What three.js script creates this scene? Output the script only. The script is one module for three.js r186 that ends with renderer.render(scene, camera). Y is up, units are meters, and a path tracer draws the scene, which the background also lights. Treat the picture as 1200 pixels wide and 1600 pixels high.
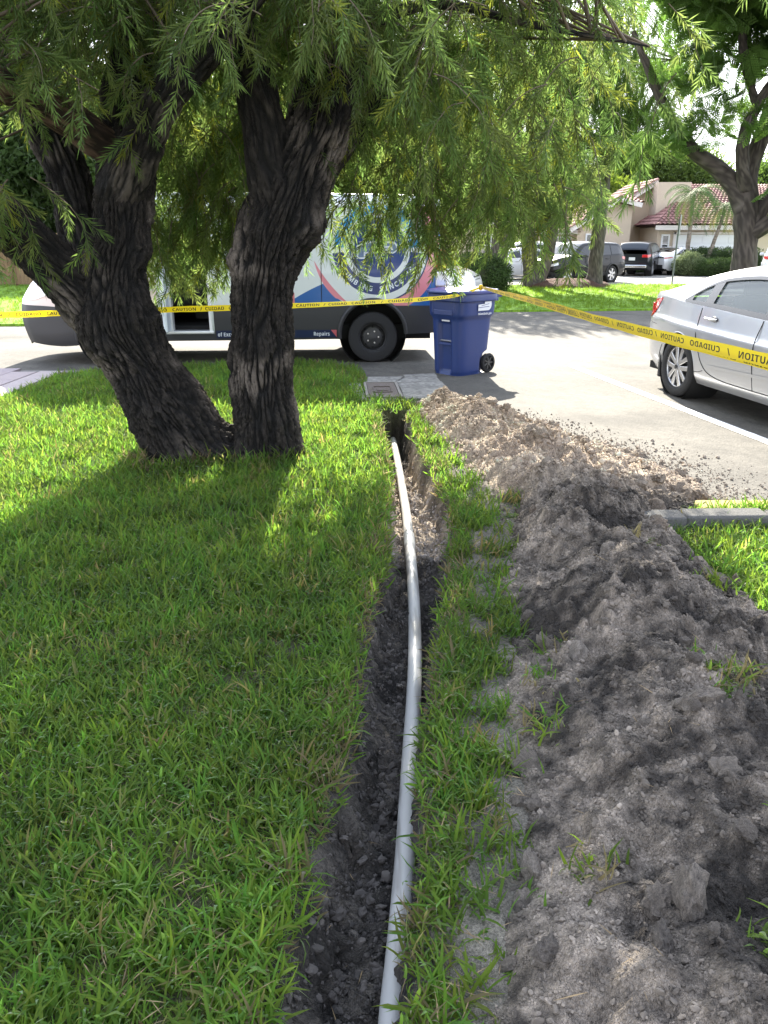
import * as THREE from 'three';
import { mergeGeometries } from 'three/addons/utils/BufferGeometryUtils.js';
import { ImprovedNoise } from 'three/addons/math/ImprovedNoise.js';
import { RoundedBoxGeometry } from 'three/addons/geometries/RoundedBoxGeometry.js';

// ---------- camera, sky, sun, exposure ----------
const scene = new THREE.Scene();
const camera = new THREE.PerspectiveCamera(68, 0.75, 0.05, 900);
camera.position.set(0, 1.65, 0);
camera.rotation.set(-19.55 * Math.PI / 180, 0, 0);
scene.add(camera);
const renderer = new THREE.WebGLRenderer({ antialias: true });
renderer.toneMapping = THREE.LinearToneMapping;
renderer.toneMappingExposure = 4.55;
renderer.shadowMap.enabled = true;

const SUN_ELEV = 32 * Math.PI / 180, SUN_AZ = 0.0;
const sunDir = new THREE.Vector3(Math.sin(SUN_AZ) * Math.cos(SUN_ELEV), Math.sin(SUN_ELEV), -Math.cos(SUN_AZ) * Math.cos(SUN_ELEV));
const sun = new THREE.DirectionalLight(new THREE.Color().setRGB(1, 0.93, 0.80), 5);
sun.position.copy(sunDir).multiplyScalar(60);
sun.castShadow = true; sun.shadow.mapSize.set(4096, 4096);
Object.assign(sun.shadow.camera, { left: -35, right: 35, top: 35, bottom: -35, near: 1, far: 160 });
scene.add(sun);

function rng(seed) { let s = seed >>> 0; return () => { s = (s + 0x6D2B79F5) >>> 0; let t = Math.imul(s ^ (s >>> 15), 1 | s); t = (t + Math.imul(t ^ (t >>> 7), 61 | t)) ^ t; return ((t ^ (t >>> 14)) >>> 0) / 4294967296; }; }
const IN = new ImprovedNoise(), noise = (x, y, z = 0) => IN.noise(x + 100.3, y + 71.7, z + 33.1);
function fbm(x, y, z = 0, o = 4) { let a = 0, s = 1, f = 1; for (let i = 0; i < o; i++) { a += s * noise(x * f, y * f, z * f + i * 7.3); s *= 0.5; f *= 2.03; } return a; }
const clamp = (x, a = 0, b = 1) => Math.min(b, Math.max(a, x)), lerp = (a, b, t) => a + (b - a) * t;
const sstep = (a, b, x) => { const t = clamp((x - a) / (b - a)); return t * t * (3 - 2 * t); };
const SKY_SCALE = 0.66;
{
  const w = 1024, h = 512, d = new Float32Array(w * h * 4);
  for (let j = 0; j < h; j++) for (let i = 0; i < w; i++) {
    const el = ((j + 0.5) / h - 0.5) * Math.PI, az = ((i + 0.5) / w - 0.5) * 2 * Math.PI;
    const x = Math.cos(el) * Math.cos(az), y = Math.sin(el), z = Math.cos(el) * Math.sin(az);
    const c = clamp(x * sunDir.x + y * sunDir.y + z * sunDir.z, -1, 1), ang = Math.acos(c);
    const t = Math.pow(clamp(y, 0, 1), 0.55);
    let r = lerp(1.08, 0.38, t), g = lerp(1.08, 0.50, t), b = lerp(1.08, 0.76, t);
    const k = 1 / (0.15 + Math.max(y, 0.02));
    const cl = sstep(-0.05, 0.55, fbm(x * k * 0.5 + 3, z * k * 0.5, 1.2, 5)) * sstep(0, 0.12, y);
    r = lerp(r, 1.25, cl * 0.75); g = lerp(g, 1.25, cl * 0.75); b = lerp(b, 1.27, cl * 0.75);
    const glow = 1.5 * Math.exp(-ang / 0.45);
    r += glow; g += glow * 0.97; b += glow * 0.9;
    if (y < 0) { const f = sstep(0, -0.1, y); r = lerp(r, 0.25, f); g = lerp(g, 0.25, f); b = lerp(b, 0.22, f); }
    const o = (j * w + i) * 4; d[o] = r * SKY_SCALE; d[o + 1] = g * SKY_SCALE; d[o + 2] = b * SKY_SCALE; d[o + 3] = 1;
  }
  const t = new THREE.DataTexture(d, w, h, THREE.RGBAFormat, THREE.FloatType);
  t.mapping = THREE.EquirectangularReflectionMapping; t.magFilter = THREE.LinearFilter; t.minFilter = THREE.LinearFilter; t.needsUpdate = true;
  scene.background = t; scene.environment = t;
}

// ---------- helpers ----------
const P = (x, h, d) => new THREE.Vector3(x, h, -d);            // x across, height, metres ahead
const used = {};
function numbered(n) { used[n] = (used[n] ?? -1) + 1; return used[n] ? n + '_' + String(used[n]).padStart(3, '0') : n; }
function tag(o, label, category, group, kind) { const u = o.userData; u.label = label; if (category) u.category = category; if (group) u.group = group; if (kind) u.kind = kind; return o; }
function shade(o) { o.traverse(c => { if (c.isMesh) { c.castShadow = true; c.receiveShadow = true; } }); return o; }
function thing(name, label, category, group) { const g = new THREE.Group(); g.name = numbered(name); scene.add(g); return tag(g, label, category, group); }
function mesh(name, geo, mat, parent) {
  const m = new THREE.Mesh(Array.isArray(geo) ? merge(geo) : geo, mat); m.name = name; m.castShadow = m.receiveShadow = true;
  if (parent) parent.add(m); else { m.name = numbered(name); scene.add(m); } return m;
}
function struct(name, geo, mat) { const m = mesh(name, geo, mat); m.userData.kind = 'structure'; return m; }
function merge(list) {
  const anyIdx = list.some(g => !g.index);
  const keep = ['position', 'normal', 'uv', 'color'].filter(k => list.every(g => g.attributes[k]));
  const l = list.map(g => { const q = anyIdx && g.index ? g.toNonIndexed() : g.clone(); for (const k of Object.keys(q.attributes)) if (!keep.includes(k)) q.deleteAttribute(k); return q; });
  return mergeGeometries(l);
}
function copyOf(o, label) { const c = o.clone(); c.name = numbered(o.name.replace(/_\d{3}$/, '')); c.userData = { ...o.userData }; if (label) c.userData.label = label; scene.add(c); return c; }
function box(w, h, d, x = 0, y = 0, z = 0, r = 0) { const g = r ? new RoundedBoxGeometry(w, h, d, 2, r) : new THREE.BoxGeometry(w, h, d); g.translate(x, y, z); return g; }
function bar(a, b, w, h = w) { const d = b.clone().sub(a), l = d.length(), g = new THREE.BoxGeometry(w, h, l); g.lookAt(d.normalize()); g.translate((a.x + b.x) / 2, (a.y + b.y) / 2, (a.z + b.z) / 2); return g; }
function grid(nu, nv, f, opt = {}) {   // f(i/nu, j/nv) -> [x,y,z,u,v]
  const pos = [], uv = [], idx = [];
  for (let j = 0; j <= nv; j++) for (let i = 0; i <= nu; i++) { const p = f(i / nu, j / nv); pos.push(p[0], p[1], p[2]); uv.push(p[3] ?? i / nu, p[4] ?? j / nv); }
  for (let j = 0; j < nv; j++) for (let i = 0; i < nu; i++) { const a = j * (nu + 1) + i, b = a + 1, c = a + nu + 1, d = c + 1; if (opt.flip) idx.push(a, c, b, b, c, d); else idx.push(a, b, c, b, d, c); }
  const g = new THREE.BufferGeometry(); g.setAttribute('position', new THREE.Float32BufferAttribute(pos, 3)); g.setAttribute('uv', new THREE.Float32BufferAttribute(uv, 2)); g.setIndex(idx); g.computeVertexNormals(); return g;
}
function tube(pts, r0, r1 = r0, seg = 12, ra = 6) {              // smooth tapered tube through Vector3s
  const c = new THREE.CatmullRomCurve3(pts), fr = c.computeFrenetFrames(seg, false), pos = [], idx = [], uv = [], nor = [];
  for (let i = 0; i <= seg; i++) { const t = i / seg, p = c.getPoint(t), r = lerp(r0, r1, t), N = fr.normals[i], B = fr.binormals[i];
    for (let j = 0; j <= ra; j++) { const a = j / ra * Math.PI * 2, ca = Math.cos(a), sa = Math.sin(a), nx = N.x * ca + B.x * sa, ny = N.y * ca + B.y * sa, nz = N.z * ca + B.z * sa;
      pos.push(p.x + nx * r, p.y + ny * r, p.z + nz * r); nor.push(nx, ny, nz); uv.push(j / ra, t); } }
  for (let i = 0; i < seg; i++) for (let j = 0; j < ra; j++) { const a = i * (ra + 1) + j, b = a + 1, d = a + ra + 1, e = d + 1; idx.push(a, b, d, b, e, d); }
  const g = new THREE.BufferGeometry(); g.setAttribute('position', new THREE.Float32BufferAttribute(pos, 3)); g.setAttribute('normal', new THREE.Float32BufferAttribute(nor, 3)); g.setAttribute('uv', new THREE.Float32BufferAttribute(uv, 2)); g.setIndex(idx); return g;
}
function pl(a) { return x => { if (x <= a[0][0]) return a[0][1]; for (let i = 1; i < a.length; i++) if (x <= a[i][0]) { const t = (x - a[i - 1][0]) / (a[i][0] - a[i - 1][0]);
  const m = k => { if (k <= 0 || k >= a.length - 1) return null; return (a[k + 1][1] - a[k - 1][1]) / (a[k + 1][0] - a[k - 1][0]); };
  const h = a[i][0] - a[i - 1][0], s = (a[i][1] - a[i - 1][1]) / h; let m0 = m(i - 1) ?? s, m1 = m(i) ?? s;
  if (s === 0 || m0 * s < 0) m0 = 0; if (s === 0 || m1 * s < 0) m1 = 0; const q = 3 * Math.abs(s); m0 = clamp(m0, -q, q); m1 = clamp(m1, -q, q);
  const t2 = t * t, t3 = t2 * t; return (2 * t3 - 3 * t2 + 1) * a[i - 1][1] + (t3 - 2 * t2 + t) * h * m0 + (-2 * t3 + 3 * t2) * a[i][1] + (t3 - t2) * h * m1; } return a[a.length - 1][1]; }; }
const rgb = (r, g, b) => new THREE.Color().setRGB(r, g, b);
const std = (c, rough = 0.8, o = {}) => new THREE.MeshStandardMaterial({ color: Array.isArray(c) ? rgb(...c) : c, roughness: rough, ...o });
const phys = (c, rough = 0.5, o = {}) => new THREE.MeshPhysicalMaterial({ color: Array.isArray(c) ? rgb(...c) : c, roughness: rough, ...o });
// tiling noise textures
function pnoise(per, seed) { const r = rng(seed), T = new Float32Array(per * per).map(() => r()); return (x, y) => { const xi = Math.floor(x), yi = Math.floor(y), fx = x - xi, fy = y - yi, u = fx * fx * (3 - 2 * fx), v = fy * fy * (3 - 2 * fy);
  const at = (a, b) => T[(((b % per) + per) % per) * per + (((a % per) + per) % per)]; return lerp(lerp(at(xi, yi), at(xi + 1, yi), u), lerp(at(xi, yi + 1), at(xi + 1, yi + 1), u), v); }; }
function tex(n, f, srgb, rep = 1) { const d = new Uint8Array(n * n * 4); for (let j = 0; j < n; j++) for (let i = 0; i < n; i++) { const c = f(i / n, j / n), o = (j * n + i) * 4; d[o] = clamp(c[0]) * 255; d[o + 1] = clamp(c[1]) * 255; d[o + 2] = clamp(c[2]) * 255; d[o + 3] = 255; }
  const t = new THREE.DataTexture(d, n, n); t.wrapS = t.wrapT = THREE.RepeatWrapping; t.magFilter = THREE.LinearFilter; t.minFilter = THREE.LinearMipmapLinearFilter; t.generateMipmaps = true; if (srgb) t.colorSpace = THREE.SRGBColorSpace; t.repeat.set(rep, rep); t.needsUpdate = true; return t; }
const N8 = pnoise(8, 1), N32 = pnoise(32, 2), N128 = pnoise(128, 3), N512 = pnoise(512, 4);
const grainTex = tex(512, (u, v) => { const a = N8(u * 8, v * 8) * 0.3 + N32(u * 32, v * 32) * 0.25 + N128(u * 128, v * 128) * 0.2 + N512(u * 512, v * 512) * 0.25; return [a, a, a]; });
const asphaltMap = tex(1024, (u, v) => { const a = N8(u * 8, v * 8) * 0.10 + N32(u * 32, v * 32) * 0.10 + N128(u * 128, v * 128) * 0.12; const s = N512(u * 512, v * 512), sp = s > 0.86 ? 0.12 : s < 0.12 ? -0.16 : 0; const k = 0.72 + a - 0.16 + sp; return [k, k * 0.985, k * 0.955]; }, true);
const speckBump = tex(512, (u, v) => { const a = N128(u * 128, v * 128) * 0.5 + N512(u * 512, v * 512) * 0.5; return [a, a, a]; });
const woodTex = tex(256, (u, v) => { const a = 0.6 + 0.4 * N32(u * 32, v * 3) - 0.2 * N128(u * 128, v * 8); return [a, a * 0.97, a * 0.93]; }, true);
// a leafy part made of many copies
const dummy = new THREE.Object3D(), _c = new THREE.Color();
function copies(name, geo, mat, list, parent, label, category) {   // list: {p, q, s, c}
  const im = new THREE.InstancedMesh(geo, mat, list.length); im.castShadow = im.receiveShadow = true;
  list.forEach((e, i) => { dummy.position.copy(e.p); dummy.quaternion.copy(e.q); if (e.s.isVector3) dummy.scale.copy(e.s); else dummy.scale.setScalar(e.s); dummy.updateMatrix(); im.setMatrixAt(i, dummy.matrix); if (e.c) im.setColorAt(i, _c.setRGB(...e.c)); });
  im.userData.kind = 'stuff'; if (parent) { im.name = name; parent.add(im); } else { im.name = numbered(name); tag(im, label, category); scene.add(im); } return im;
}
const UPV = new THREE.Vector3(0, 1, 0);
function aim(dir, spin) { const q = new THREE.Quaternion().setFromUnitVectors(UPV, dir.clone().normalize()); return q.multiply(new THREE.Quaternion().setFromAxisAngle(UPV, spin)); }
function leafQuads(items) {     // items: {b:Vector3, d:Vector3 dir, l, w, n:Vector3 side}
  const pos = [], idx = []; let k = 0;
  for (const e of items) { const m = e.b.clone().addScaledVector(e.d, e.l * 0.42), tip = e.b.clone().addScaledVector(e.d, e.l), up = new THREE.Vector3().crossVectors(e.n, e.d).multiplyScalar(e.w * 0.22); if (e.bend) tip.y -= e.bend;
    const a = m.clone().addScaledVector(e.n, e.w / 2).add(up), c = m.clone().addScaledVector(e.n, -e.w / 2).add(up);
    pos.push(e.b.x, e.b.y, e.b.z, a.x, a.y, a.z, tip.x, tip.y, tip.z, c.x, c.y, c.z); idx.push(k, k + 1, k + 2, k, k + 2, k + 3); k += 4; }
  const g = new THREE.BufferGeometry(); g.setAttribute('position', new THREE.Float32BufferAttribute(pos, 3)); g.setIndex(idx); g.computeVertexNormals(); return g;
}
function sprayGeo(n, len, ll, lw, seed, spreadA = 0.6) {         // feathery twig of narrow leaves along +y
  const R = rng(seed), it = []; const bx = (R() - 0.5) * 0.5, bz = (R() - 0.5) * 0.5;
  for (let i = 0; i < n; i++) { const t = 0.06 + 0.94 * (i + R() * 0.6) / n, az = i * 2.4 + R() * 0.8, sp = spreadA * (0.75 + 0.5 * R()) * (1.15 - 0.6 * t);
    const b = new THREE.Vector3(bx * len * t * t, len * t, bz * len * t * t);
    const d = new THREE.Vector3(Math.cos(az) * Math.sin(sp) + bx * t, Math.cos(sp), Math.sin(az) * Math.sin(sp) + bz * t).normalize();
    const s = new THREE.Vector3(R() - 0.5, R() - 0.5, R() - 0.5).cross(d).normalize();
    it.push({ b, d, l: ll * (0.65 + 0.6 * R()) * (t > 0.93 ? 0.7 : 1), w: lw * (0.8 + 0.4 * R()), n: s }); }
  const leaves = leafQuads(it); const st = tube([new THREE.Vector3(), new THREE.Vector3(bx * len * 0.25, len * 0.5, bz * len * 0.25), new THREE.Vector3(bx * len, len, bz * len)], lw * 0.35, lw * 0.15, 4, 3);
  return merge([leaves, st]);
}
const leafMat = (c, tr = 0.4, coat = 0.25) => phys(c, 0.95, { specularIntensity: 0.2, transmission: tr, thickness: 0, clearcoat: coat, clearcoatRoughness: 0.42, side: THREE.DoubleSide });
const crackle = (x, y) => { let m = 9, xi = Math.floor(x), yi = Math.floor(y); for (let a = -1; a <= 1; a++) for (let b = -1; b <= 1; b++) { const s = Math.sin((xi + a) * 127.1 + (yi + b) * 311.7) * 43758.5, q = s - Math.floor(s), s2 = Math.sin((xi + a) * 269.5 + (yi + b) * 183.3) * 43758.5, q2 = s2 - Math.floor(s2); m = Math.min(m, Math.hypot(xi + a + q - x, yi + b + q2 - y)); } return m; };
// ---------- the yard: lawn, trench, spoil heap ----------
const trL0 = pl([[-2, -0.34], [0, -0.30], [1.22, -0.25], [1.57, -0.21], [2.1, -0.15], [2.96, -0.112], [3.27, -0.075], [3.64, -0.01], [4.2, 0.02], [5.2, 0.03], [6.28, 0.0], [7.54, -0.06]]);
const trR0 = pl([[-2, 0.06], [0, 0.07], [1.22, 0.08], [1.57, 0.1], [2.1, 0.15], [2.5, 0.2], [2.96, 0.26], [3.64, 0.34], [4.2, 0.40], [4.7, 0.42], [5.5, 0.37], [6.5, 0.27], [7.6, 0.25]]);
const trL = d => trL0(d) + 0.028 * noise(d * 3.1, 5) + 0.02 * noise(d * 9, 8), trR = d => trR0(d) + 0.03 * noise(d * 2.7, 15) + 0.022 * noise(d * 8.3, 28);
const trDepth = pl([[-2, 0.26], [1.2, 0.25], [3, 0.22], [4.5, 0.22], [5.5, 0.26], [6.6, 0.36], [7.7, 0.42]]);
const TR_END = 7.62;
function inTrench(x, d) { if (d > TR_END + 0.1) return -1; const a = x - trL(d), b = trR(d) - x; return Math.min(a, b, TR_END - d); }
function yardH(x, d) {
  let h = 0.035 + 0.018 * noise(x * 1.1, d * 1.1, 3) + 0.006 * noise(x * 6, d * 6, 9);
  const t = inTrench(x, d); if (t > -0.02) { const lf = x - trL(d) < trR(d) - x, w = 0.05 + 0.03 * noise(x * 3, d * 7, 2) + (lf ? 0.07 * sstep(4, 2.5, d) : 0.02); const k = sstep(-0.01, w, t); const dep = trDepth(d);
    h -= k * dep; if (k > 0.2) h += k * (0.06 * fbm(x * 9, d * 9, 4, 3) + 0.03 * Math.max(0, 0.5 - crackle(x * 14, d * 14)) + 0.02 * fbm(x * 36, d * 36, 1, 2)); }
  return h;
}
const YARD = [[-14, -4], [6, -4], [6, 4.28], [1.55, 4.28], [1.3, 5.3], [0.9, 7.7], [0.35, 8.1], [-0.22, 8.15], [-0.27, 9.3], [-0.36, 10.15], [-0.75, 10.75], [-1.2, 10.95], [-2.68, 10.6], [-3.6, 10.2], [-4.2, 9.75], [-4.12, 7.8], [-4.2, 5.6], [-14, 5.2]];
function inside(x, y, p) { let c = false; for (let i = 0, j = p.length - 1; i < p.length; j = i++) if ((p[i][1] > y) !== (p[j][1] > y) && x < (p[j][0] - p[i][0]) * (y - p[i][1]) / (p[j][1] - p[i][1]) + p[i][0]) c = !c; return c; }
const inYard = (x, d) => inside(x + 0.12 * noise(x * 1.7, d * 1.7, 40), d + 0.14 * noise(x * 1.9, d * 1.9, 50), YARD);
const pc = pl([[0, 0.95], [1.2, 0.98], [2, 1.06], [3, 1.16], [4, 1.14], [5, 1.15], [6, 1.0], [7, 0.74], [7.8, 0.56]]);
const pL = pl([[0, 0.2], [1.2, 0.24], [1.5, 0.33], [2.1, 0.43], [3, 0.53], [4, 0.72], [4.65, 0.78], [5.5, 0.62], [6.2, 0.5], [7, 0.37], [7.8, 0.35]]);
const pR = pl([[0, 1.7], [1.2, 1.65], [2.2, 1.85], [2.6, 1.85], [3.2, 1.78], [4, 1.68], [4.5, 1.95], [5, 2.2], [6, 1.95], [7, 1.3], [7.6, 0.9], [8, 0.75]]);
const pH = pl([[0, 0.22], [1.2, 0.2], [1.7, 0.24], [2.3, 0.2], [3, 0.22], [3.8, 0.19], [4.4, 0.18], [5.2, 0.14], [6, 0.16], [7, 0.2], [7.6, 0.16], [8.05, 0.0]]);
function pileH(x, d) {                        // null outside the heap
  const c = pc(d), e = 0.09 * noise(x * 2.2, d * 2.2, 60) + 0.06 * noise(x * 8, d * 8, 61), u = x < c ? (c - x) / (c - pL(d) + e) : (x - c) / (pR(d) - c + e);
  if (u > 1.15 || d > 8.15) return null;
  const q = clamp(1 - u * u * 0.98, 0, 1), m = sstep(1.12, 0.55, u) * sstep(8.15, 7.8, d);
  let h = pH(d) * (0.55 * Math.pow(q, 1.1) + 0.45 * Math.pow(q, 2.6)) - (u > 0.92 ? (u - 0.92) * 0.25 : 0);
  h += m * (0.11 * fbm(x * 1.9, d * 1.9, 11, 3) + 0.055 * fbm(x * 6, d * 6, 21, 3));
  const rough = sstep(-0.25, 0.25, noise(x * 1.4, d * 1.4, 77));
  h += m * (0.25 + rough) * (0.07 * Math.max(0, 0.5 - crackle(x * 8 + 0.4 * noise(x * 9, d * 9), d * 8)) + 0.038 * Math.max(0, 0.5 - crackle(x * 20, d * 20 + 0.3 * noise(x * 20, d * 20))) + 0.018 * Math.max(0, 0.5 - crackle(x * 48, d * 48)));
  h += m * (0.016 * fbm(x * 26, d * 26, 5, 3) + 0.010 * Math.abs(fbm(x * 60, d * 60, 6, 2)));
  return 0.035 + h;
}
const soilTone = (x, d, h) => {              // dry pale sand over dark moist loam
  const far = sstep(4.3, 5.2, d + 0.5 * noise(x * 2, d * 2, 3)), n = fbm(x * 2.6, d * 2.6, 13, 4), f = fbm(x * 17, d * 17, 23, 3);
  let k = clamp(0.33 + 0.8 * n + 0.55 * f); const lo = [0.05, 0.041, 0.033], hi = [0.47, 0.395, 0.32], sand = [0.72, 0.59, 0.45], sandLo = [0.4, 0.31, 0.235];
  return [0, 1, 2].map(i => lerp(lerp(lo[i], hi[i], k), lerp(sandLo[i], sand[i], clamp(k + 0.25)), far));
};
function sheet(xs, ds, H, keep, color) {
  const pos = [], col = [], uv = [], idx = [], nx = xs.length, ok = [];
  for (const d of ds) for (const x of xs) { const h = H(x, d); ok.push(h !== null); const wj = H === yardH && h < 0 ? sstep(0, -0.05, h) : 0; pos.push(x + wj * (0.035 * noise(h * 22, d * 16, 5) + 0.015 * noise(h * 60, d * 50, 6)), h ?? 0, -d + wj * 0.02 * noise(h * 30, d * 30, x * 20)); uv.push(x, d); const c = color(x, d, h ?? 0); col.push(c[0], c[1], c[2]); }
  for (let j = 0; j < ds.length - 1; j++) for (let i = 0; i < nx - 1; i++) { const a = j * nx + i, b = a + 1, c = a + nx, e = c + 1; if (!(ok[a] && ok[b] && ok[c] && ok[e])) continue; if (keep && !keep((xs[i] + xs[i + 1]) / 2, (ds[j] + ds[j + 1]) / 2)) continue; idx.push(a, b, c, b, e, c); }
  const g = new THREE.BufferGeometry(); g.setAttribute('position', new THREE.Float32BufferAttribute(pos, 3)); g.setAttribute('color', new THREE.Float32BufferAttribute(col, 3)); g.setAttribute('uv', new THREE.Float32BufferAttribute(uv, 2)); g.setIndex(idx); g.computeVertexNormals(); return g;
}
const range = (a, b, step) => { const r = []; for (let x = a; x < b; x += typeof step === 'function' ? step(x) : step) r.push(x); r.push(b); return r; };
const soilBump = tex(512, (u, v) => { const a = N32(u * 32, v * 32) * 0.3 + N128(u * 128, v * 128) * 0.35 + N512(u * 512, v * 512) * 0.35; return [a, a, a]; }, false, 1.6);
const soilMap = tex(1024, (u, v) => { const a = N32(u * 32, v * 32) * 0.25 + N128(u * 128, v * 128) * 0.35 + N512(u * 512, v * 512) * 0.4; const k = clamp(0.25 + 1.15 * (a - 0.2)); return [k, k * 0.985, k * 0.965]; }, false, 1.5);
const soilMat = std([1.0, 1.0, 1.0], 1, { vertexColors: true, map: soilMap, bumpMap: soilBump, bumpScale: 0.02 });
{ // the ground: worn asphalt to the horizon, open only over the trench
  const s = new THREE.Shape([[-400, -400], [400, -400], [400, 500], [-400, 500]].map(p => new THREE.Vector2(...p)));
  s.holes.push(new THREE.Path([[-0.6, -2.5], [0.62, -2.5], [0.62, 7.9], [-0.6, 7.9]].map(p => new THREE.Vector2(...p))));
  const g = new THREE.ShapeGeometry(s); g.rotateX(-Math.PI / 2);
  const p = g.attributes.position, uv = []; for (let i = 0; i < p.count; i++) uv.push(p.getX(i) / 2.3, -p.getZ(i) / 2.3); g.setAttribute('uv', new THREE.Float32BufferAttribute(uv, 2));
  const am = std([0.18, 0.172, 0.158], 0.9, { map: asphaltMap, bumpMap: speckBump, bumpScale: 0.006 });
  struct('ground', g, am);
  // worn lane of the drive: a thin overlay of patched asphalt with stains and fading
  const lane = sheet(range(-16, 16, 0.2), range(4.4, 21, 0.2), () => 0.004, (x, d) => !inside(x, d, [[-0.7, -3], [0.7, -3], [0.7, 8], [-0.7, 8]]), (x, d) => { const n = fbm(x * 0.5, d * 0.5, 2, 4), st = sstep(0.3, 0.6, fbm(x * 0.9 + 9, d * 0.9, 8, 3)); const k = 0.95 + 0.4 * n - 0.4 * st + 0.10 * Math.sin(d * 2 + noise(x * 0.3, d)) * 0.4; return [k, k * 0.985, k * 0.96]; });
  const lu = lane.attributes.uv; for (let i = 0; i < lu.count; i++) lu.setXY(i, lu.getX(i) / 1.7, lu.getY(i) / 1.7);
  struct('road', lane, std([0.18, 0.172, 0.158], 0.9, { map: asphaltMap, vertexColors: true, bumpMap: speckBump, bumpScale: 0.006 }));
}
{
  const xs = [...range(-14, -3, 0.4).slice(0, -1), ...range(-3, -0.5, 0.06).slice(0, -1), ...range(-0.5, 0.62, 0.0125).slice(0, -1), ...range(0.62, 2.6, 0.06).slice(0, -1), ...range(2.6, 6, 0.2)];
  const ds = [...range(-4, 0.6, 0.15).slice(0, -1), ...range(0.6, 8.2, d => Math.max(0.011, d * 0.0062)).slice(0, -1), ...range(8.2, 11.4, 0.06)];
  const yardC = (x, d, h) => { const t = inTrench(x, d); const so = x > trR(d) && x < 2.2 ? 0.75 : 0, nn = noise(x * 5, d * 5), turf = [lerp(0.11 + 0.03 * nn, 0.3 + 0.2 * nn, so), lerp(0.115 + 0.035 * nn, 0.265 + 0.18 * nn, so), lerp(0.045, 0.235 + 0.15 * nn, so)];
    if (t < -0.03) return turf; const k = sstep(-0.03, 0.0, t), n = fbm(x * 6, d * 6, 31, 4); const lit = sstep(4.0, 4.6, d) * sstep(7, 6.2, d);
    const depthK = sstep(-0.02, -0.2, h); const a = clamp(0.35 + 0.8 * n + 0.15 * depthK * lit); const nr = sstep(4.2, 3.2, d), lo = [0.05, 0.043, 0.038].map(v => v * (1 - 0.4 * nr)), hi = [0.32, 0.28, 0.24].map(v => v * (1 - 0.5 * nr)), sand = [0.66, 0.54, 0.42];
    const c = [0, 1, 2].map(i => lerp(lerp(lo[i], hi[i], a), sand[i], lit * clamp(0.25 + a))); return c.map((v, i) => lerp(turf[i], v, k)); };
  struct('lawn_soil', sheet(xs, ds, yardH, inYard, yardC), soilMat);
}
// spoil heap
const heap = thing('dirt_pile', 'long lumpy heap of grey and sandy soil dug out beside the trench', 'dirt pile');
{
  const xs = range(0.1, 2.6, 0.0100), ds = range(0.55, 8.2, d => Math.max(0.0095, d * 0.0048));
  mesh('soil', sheet(xs, ds, pileH, null, soilTone), soilMat, heap);
}
function clodGeo(seed, detail, sq = 0.75) { const g = new THREE.IcosahedronGeometry(1, detail), p = g.attributes.position; for (let i = 0; i < p.count; i++) { const x = p.getX(i), y = p.getY(i), z = p.getZ(i), k = 0.95 + 0.38 * noise(x * 1.1 + seed * 9, y * 1.1, z * 1.1) + 0.28 * noise(x * 2.6 + seed, y * 2.6, z * 2.6) + 0.18 * noise(x * 5, y * 5 + seed, z * 5) + 0.10 * noise(x * 12, y * 12 + seed, z * 12); p.setXYZ(i, x * k, y * k * sq, z * k); } g.computeVertexNormals(); return g; }
const clodGeos = [1, 2, 3, 4, 5, 6].map(s => clodGeo(s, 4)), crumbGeos = [7, 8, 9, 10].map(s => clodGeo(s, 1, 0.85));
const clodMats = [[0.46, 0.395, 0.33], [0.40, 0.345, 0.29], [0.35, 0.30, 0.255], [0.56, 0.485, 0.41]].map(c => std(c, 1, { map: soilMap, bumpMap: soilBump, bumpScale: 0.02 }));
const sandMats = [[0.66, 0.55, 0.44], [0.5, 0.4, 0.31]].map(c => std(c, 1, { map: soilMap, bumpMap: soilBump, bumpScale: 0.02 }));
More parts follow.
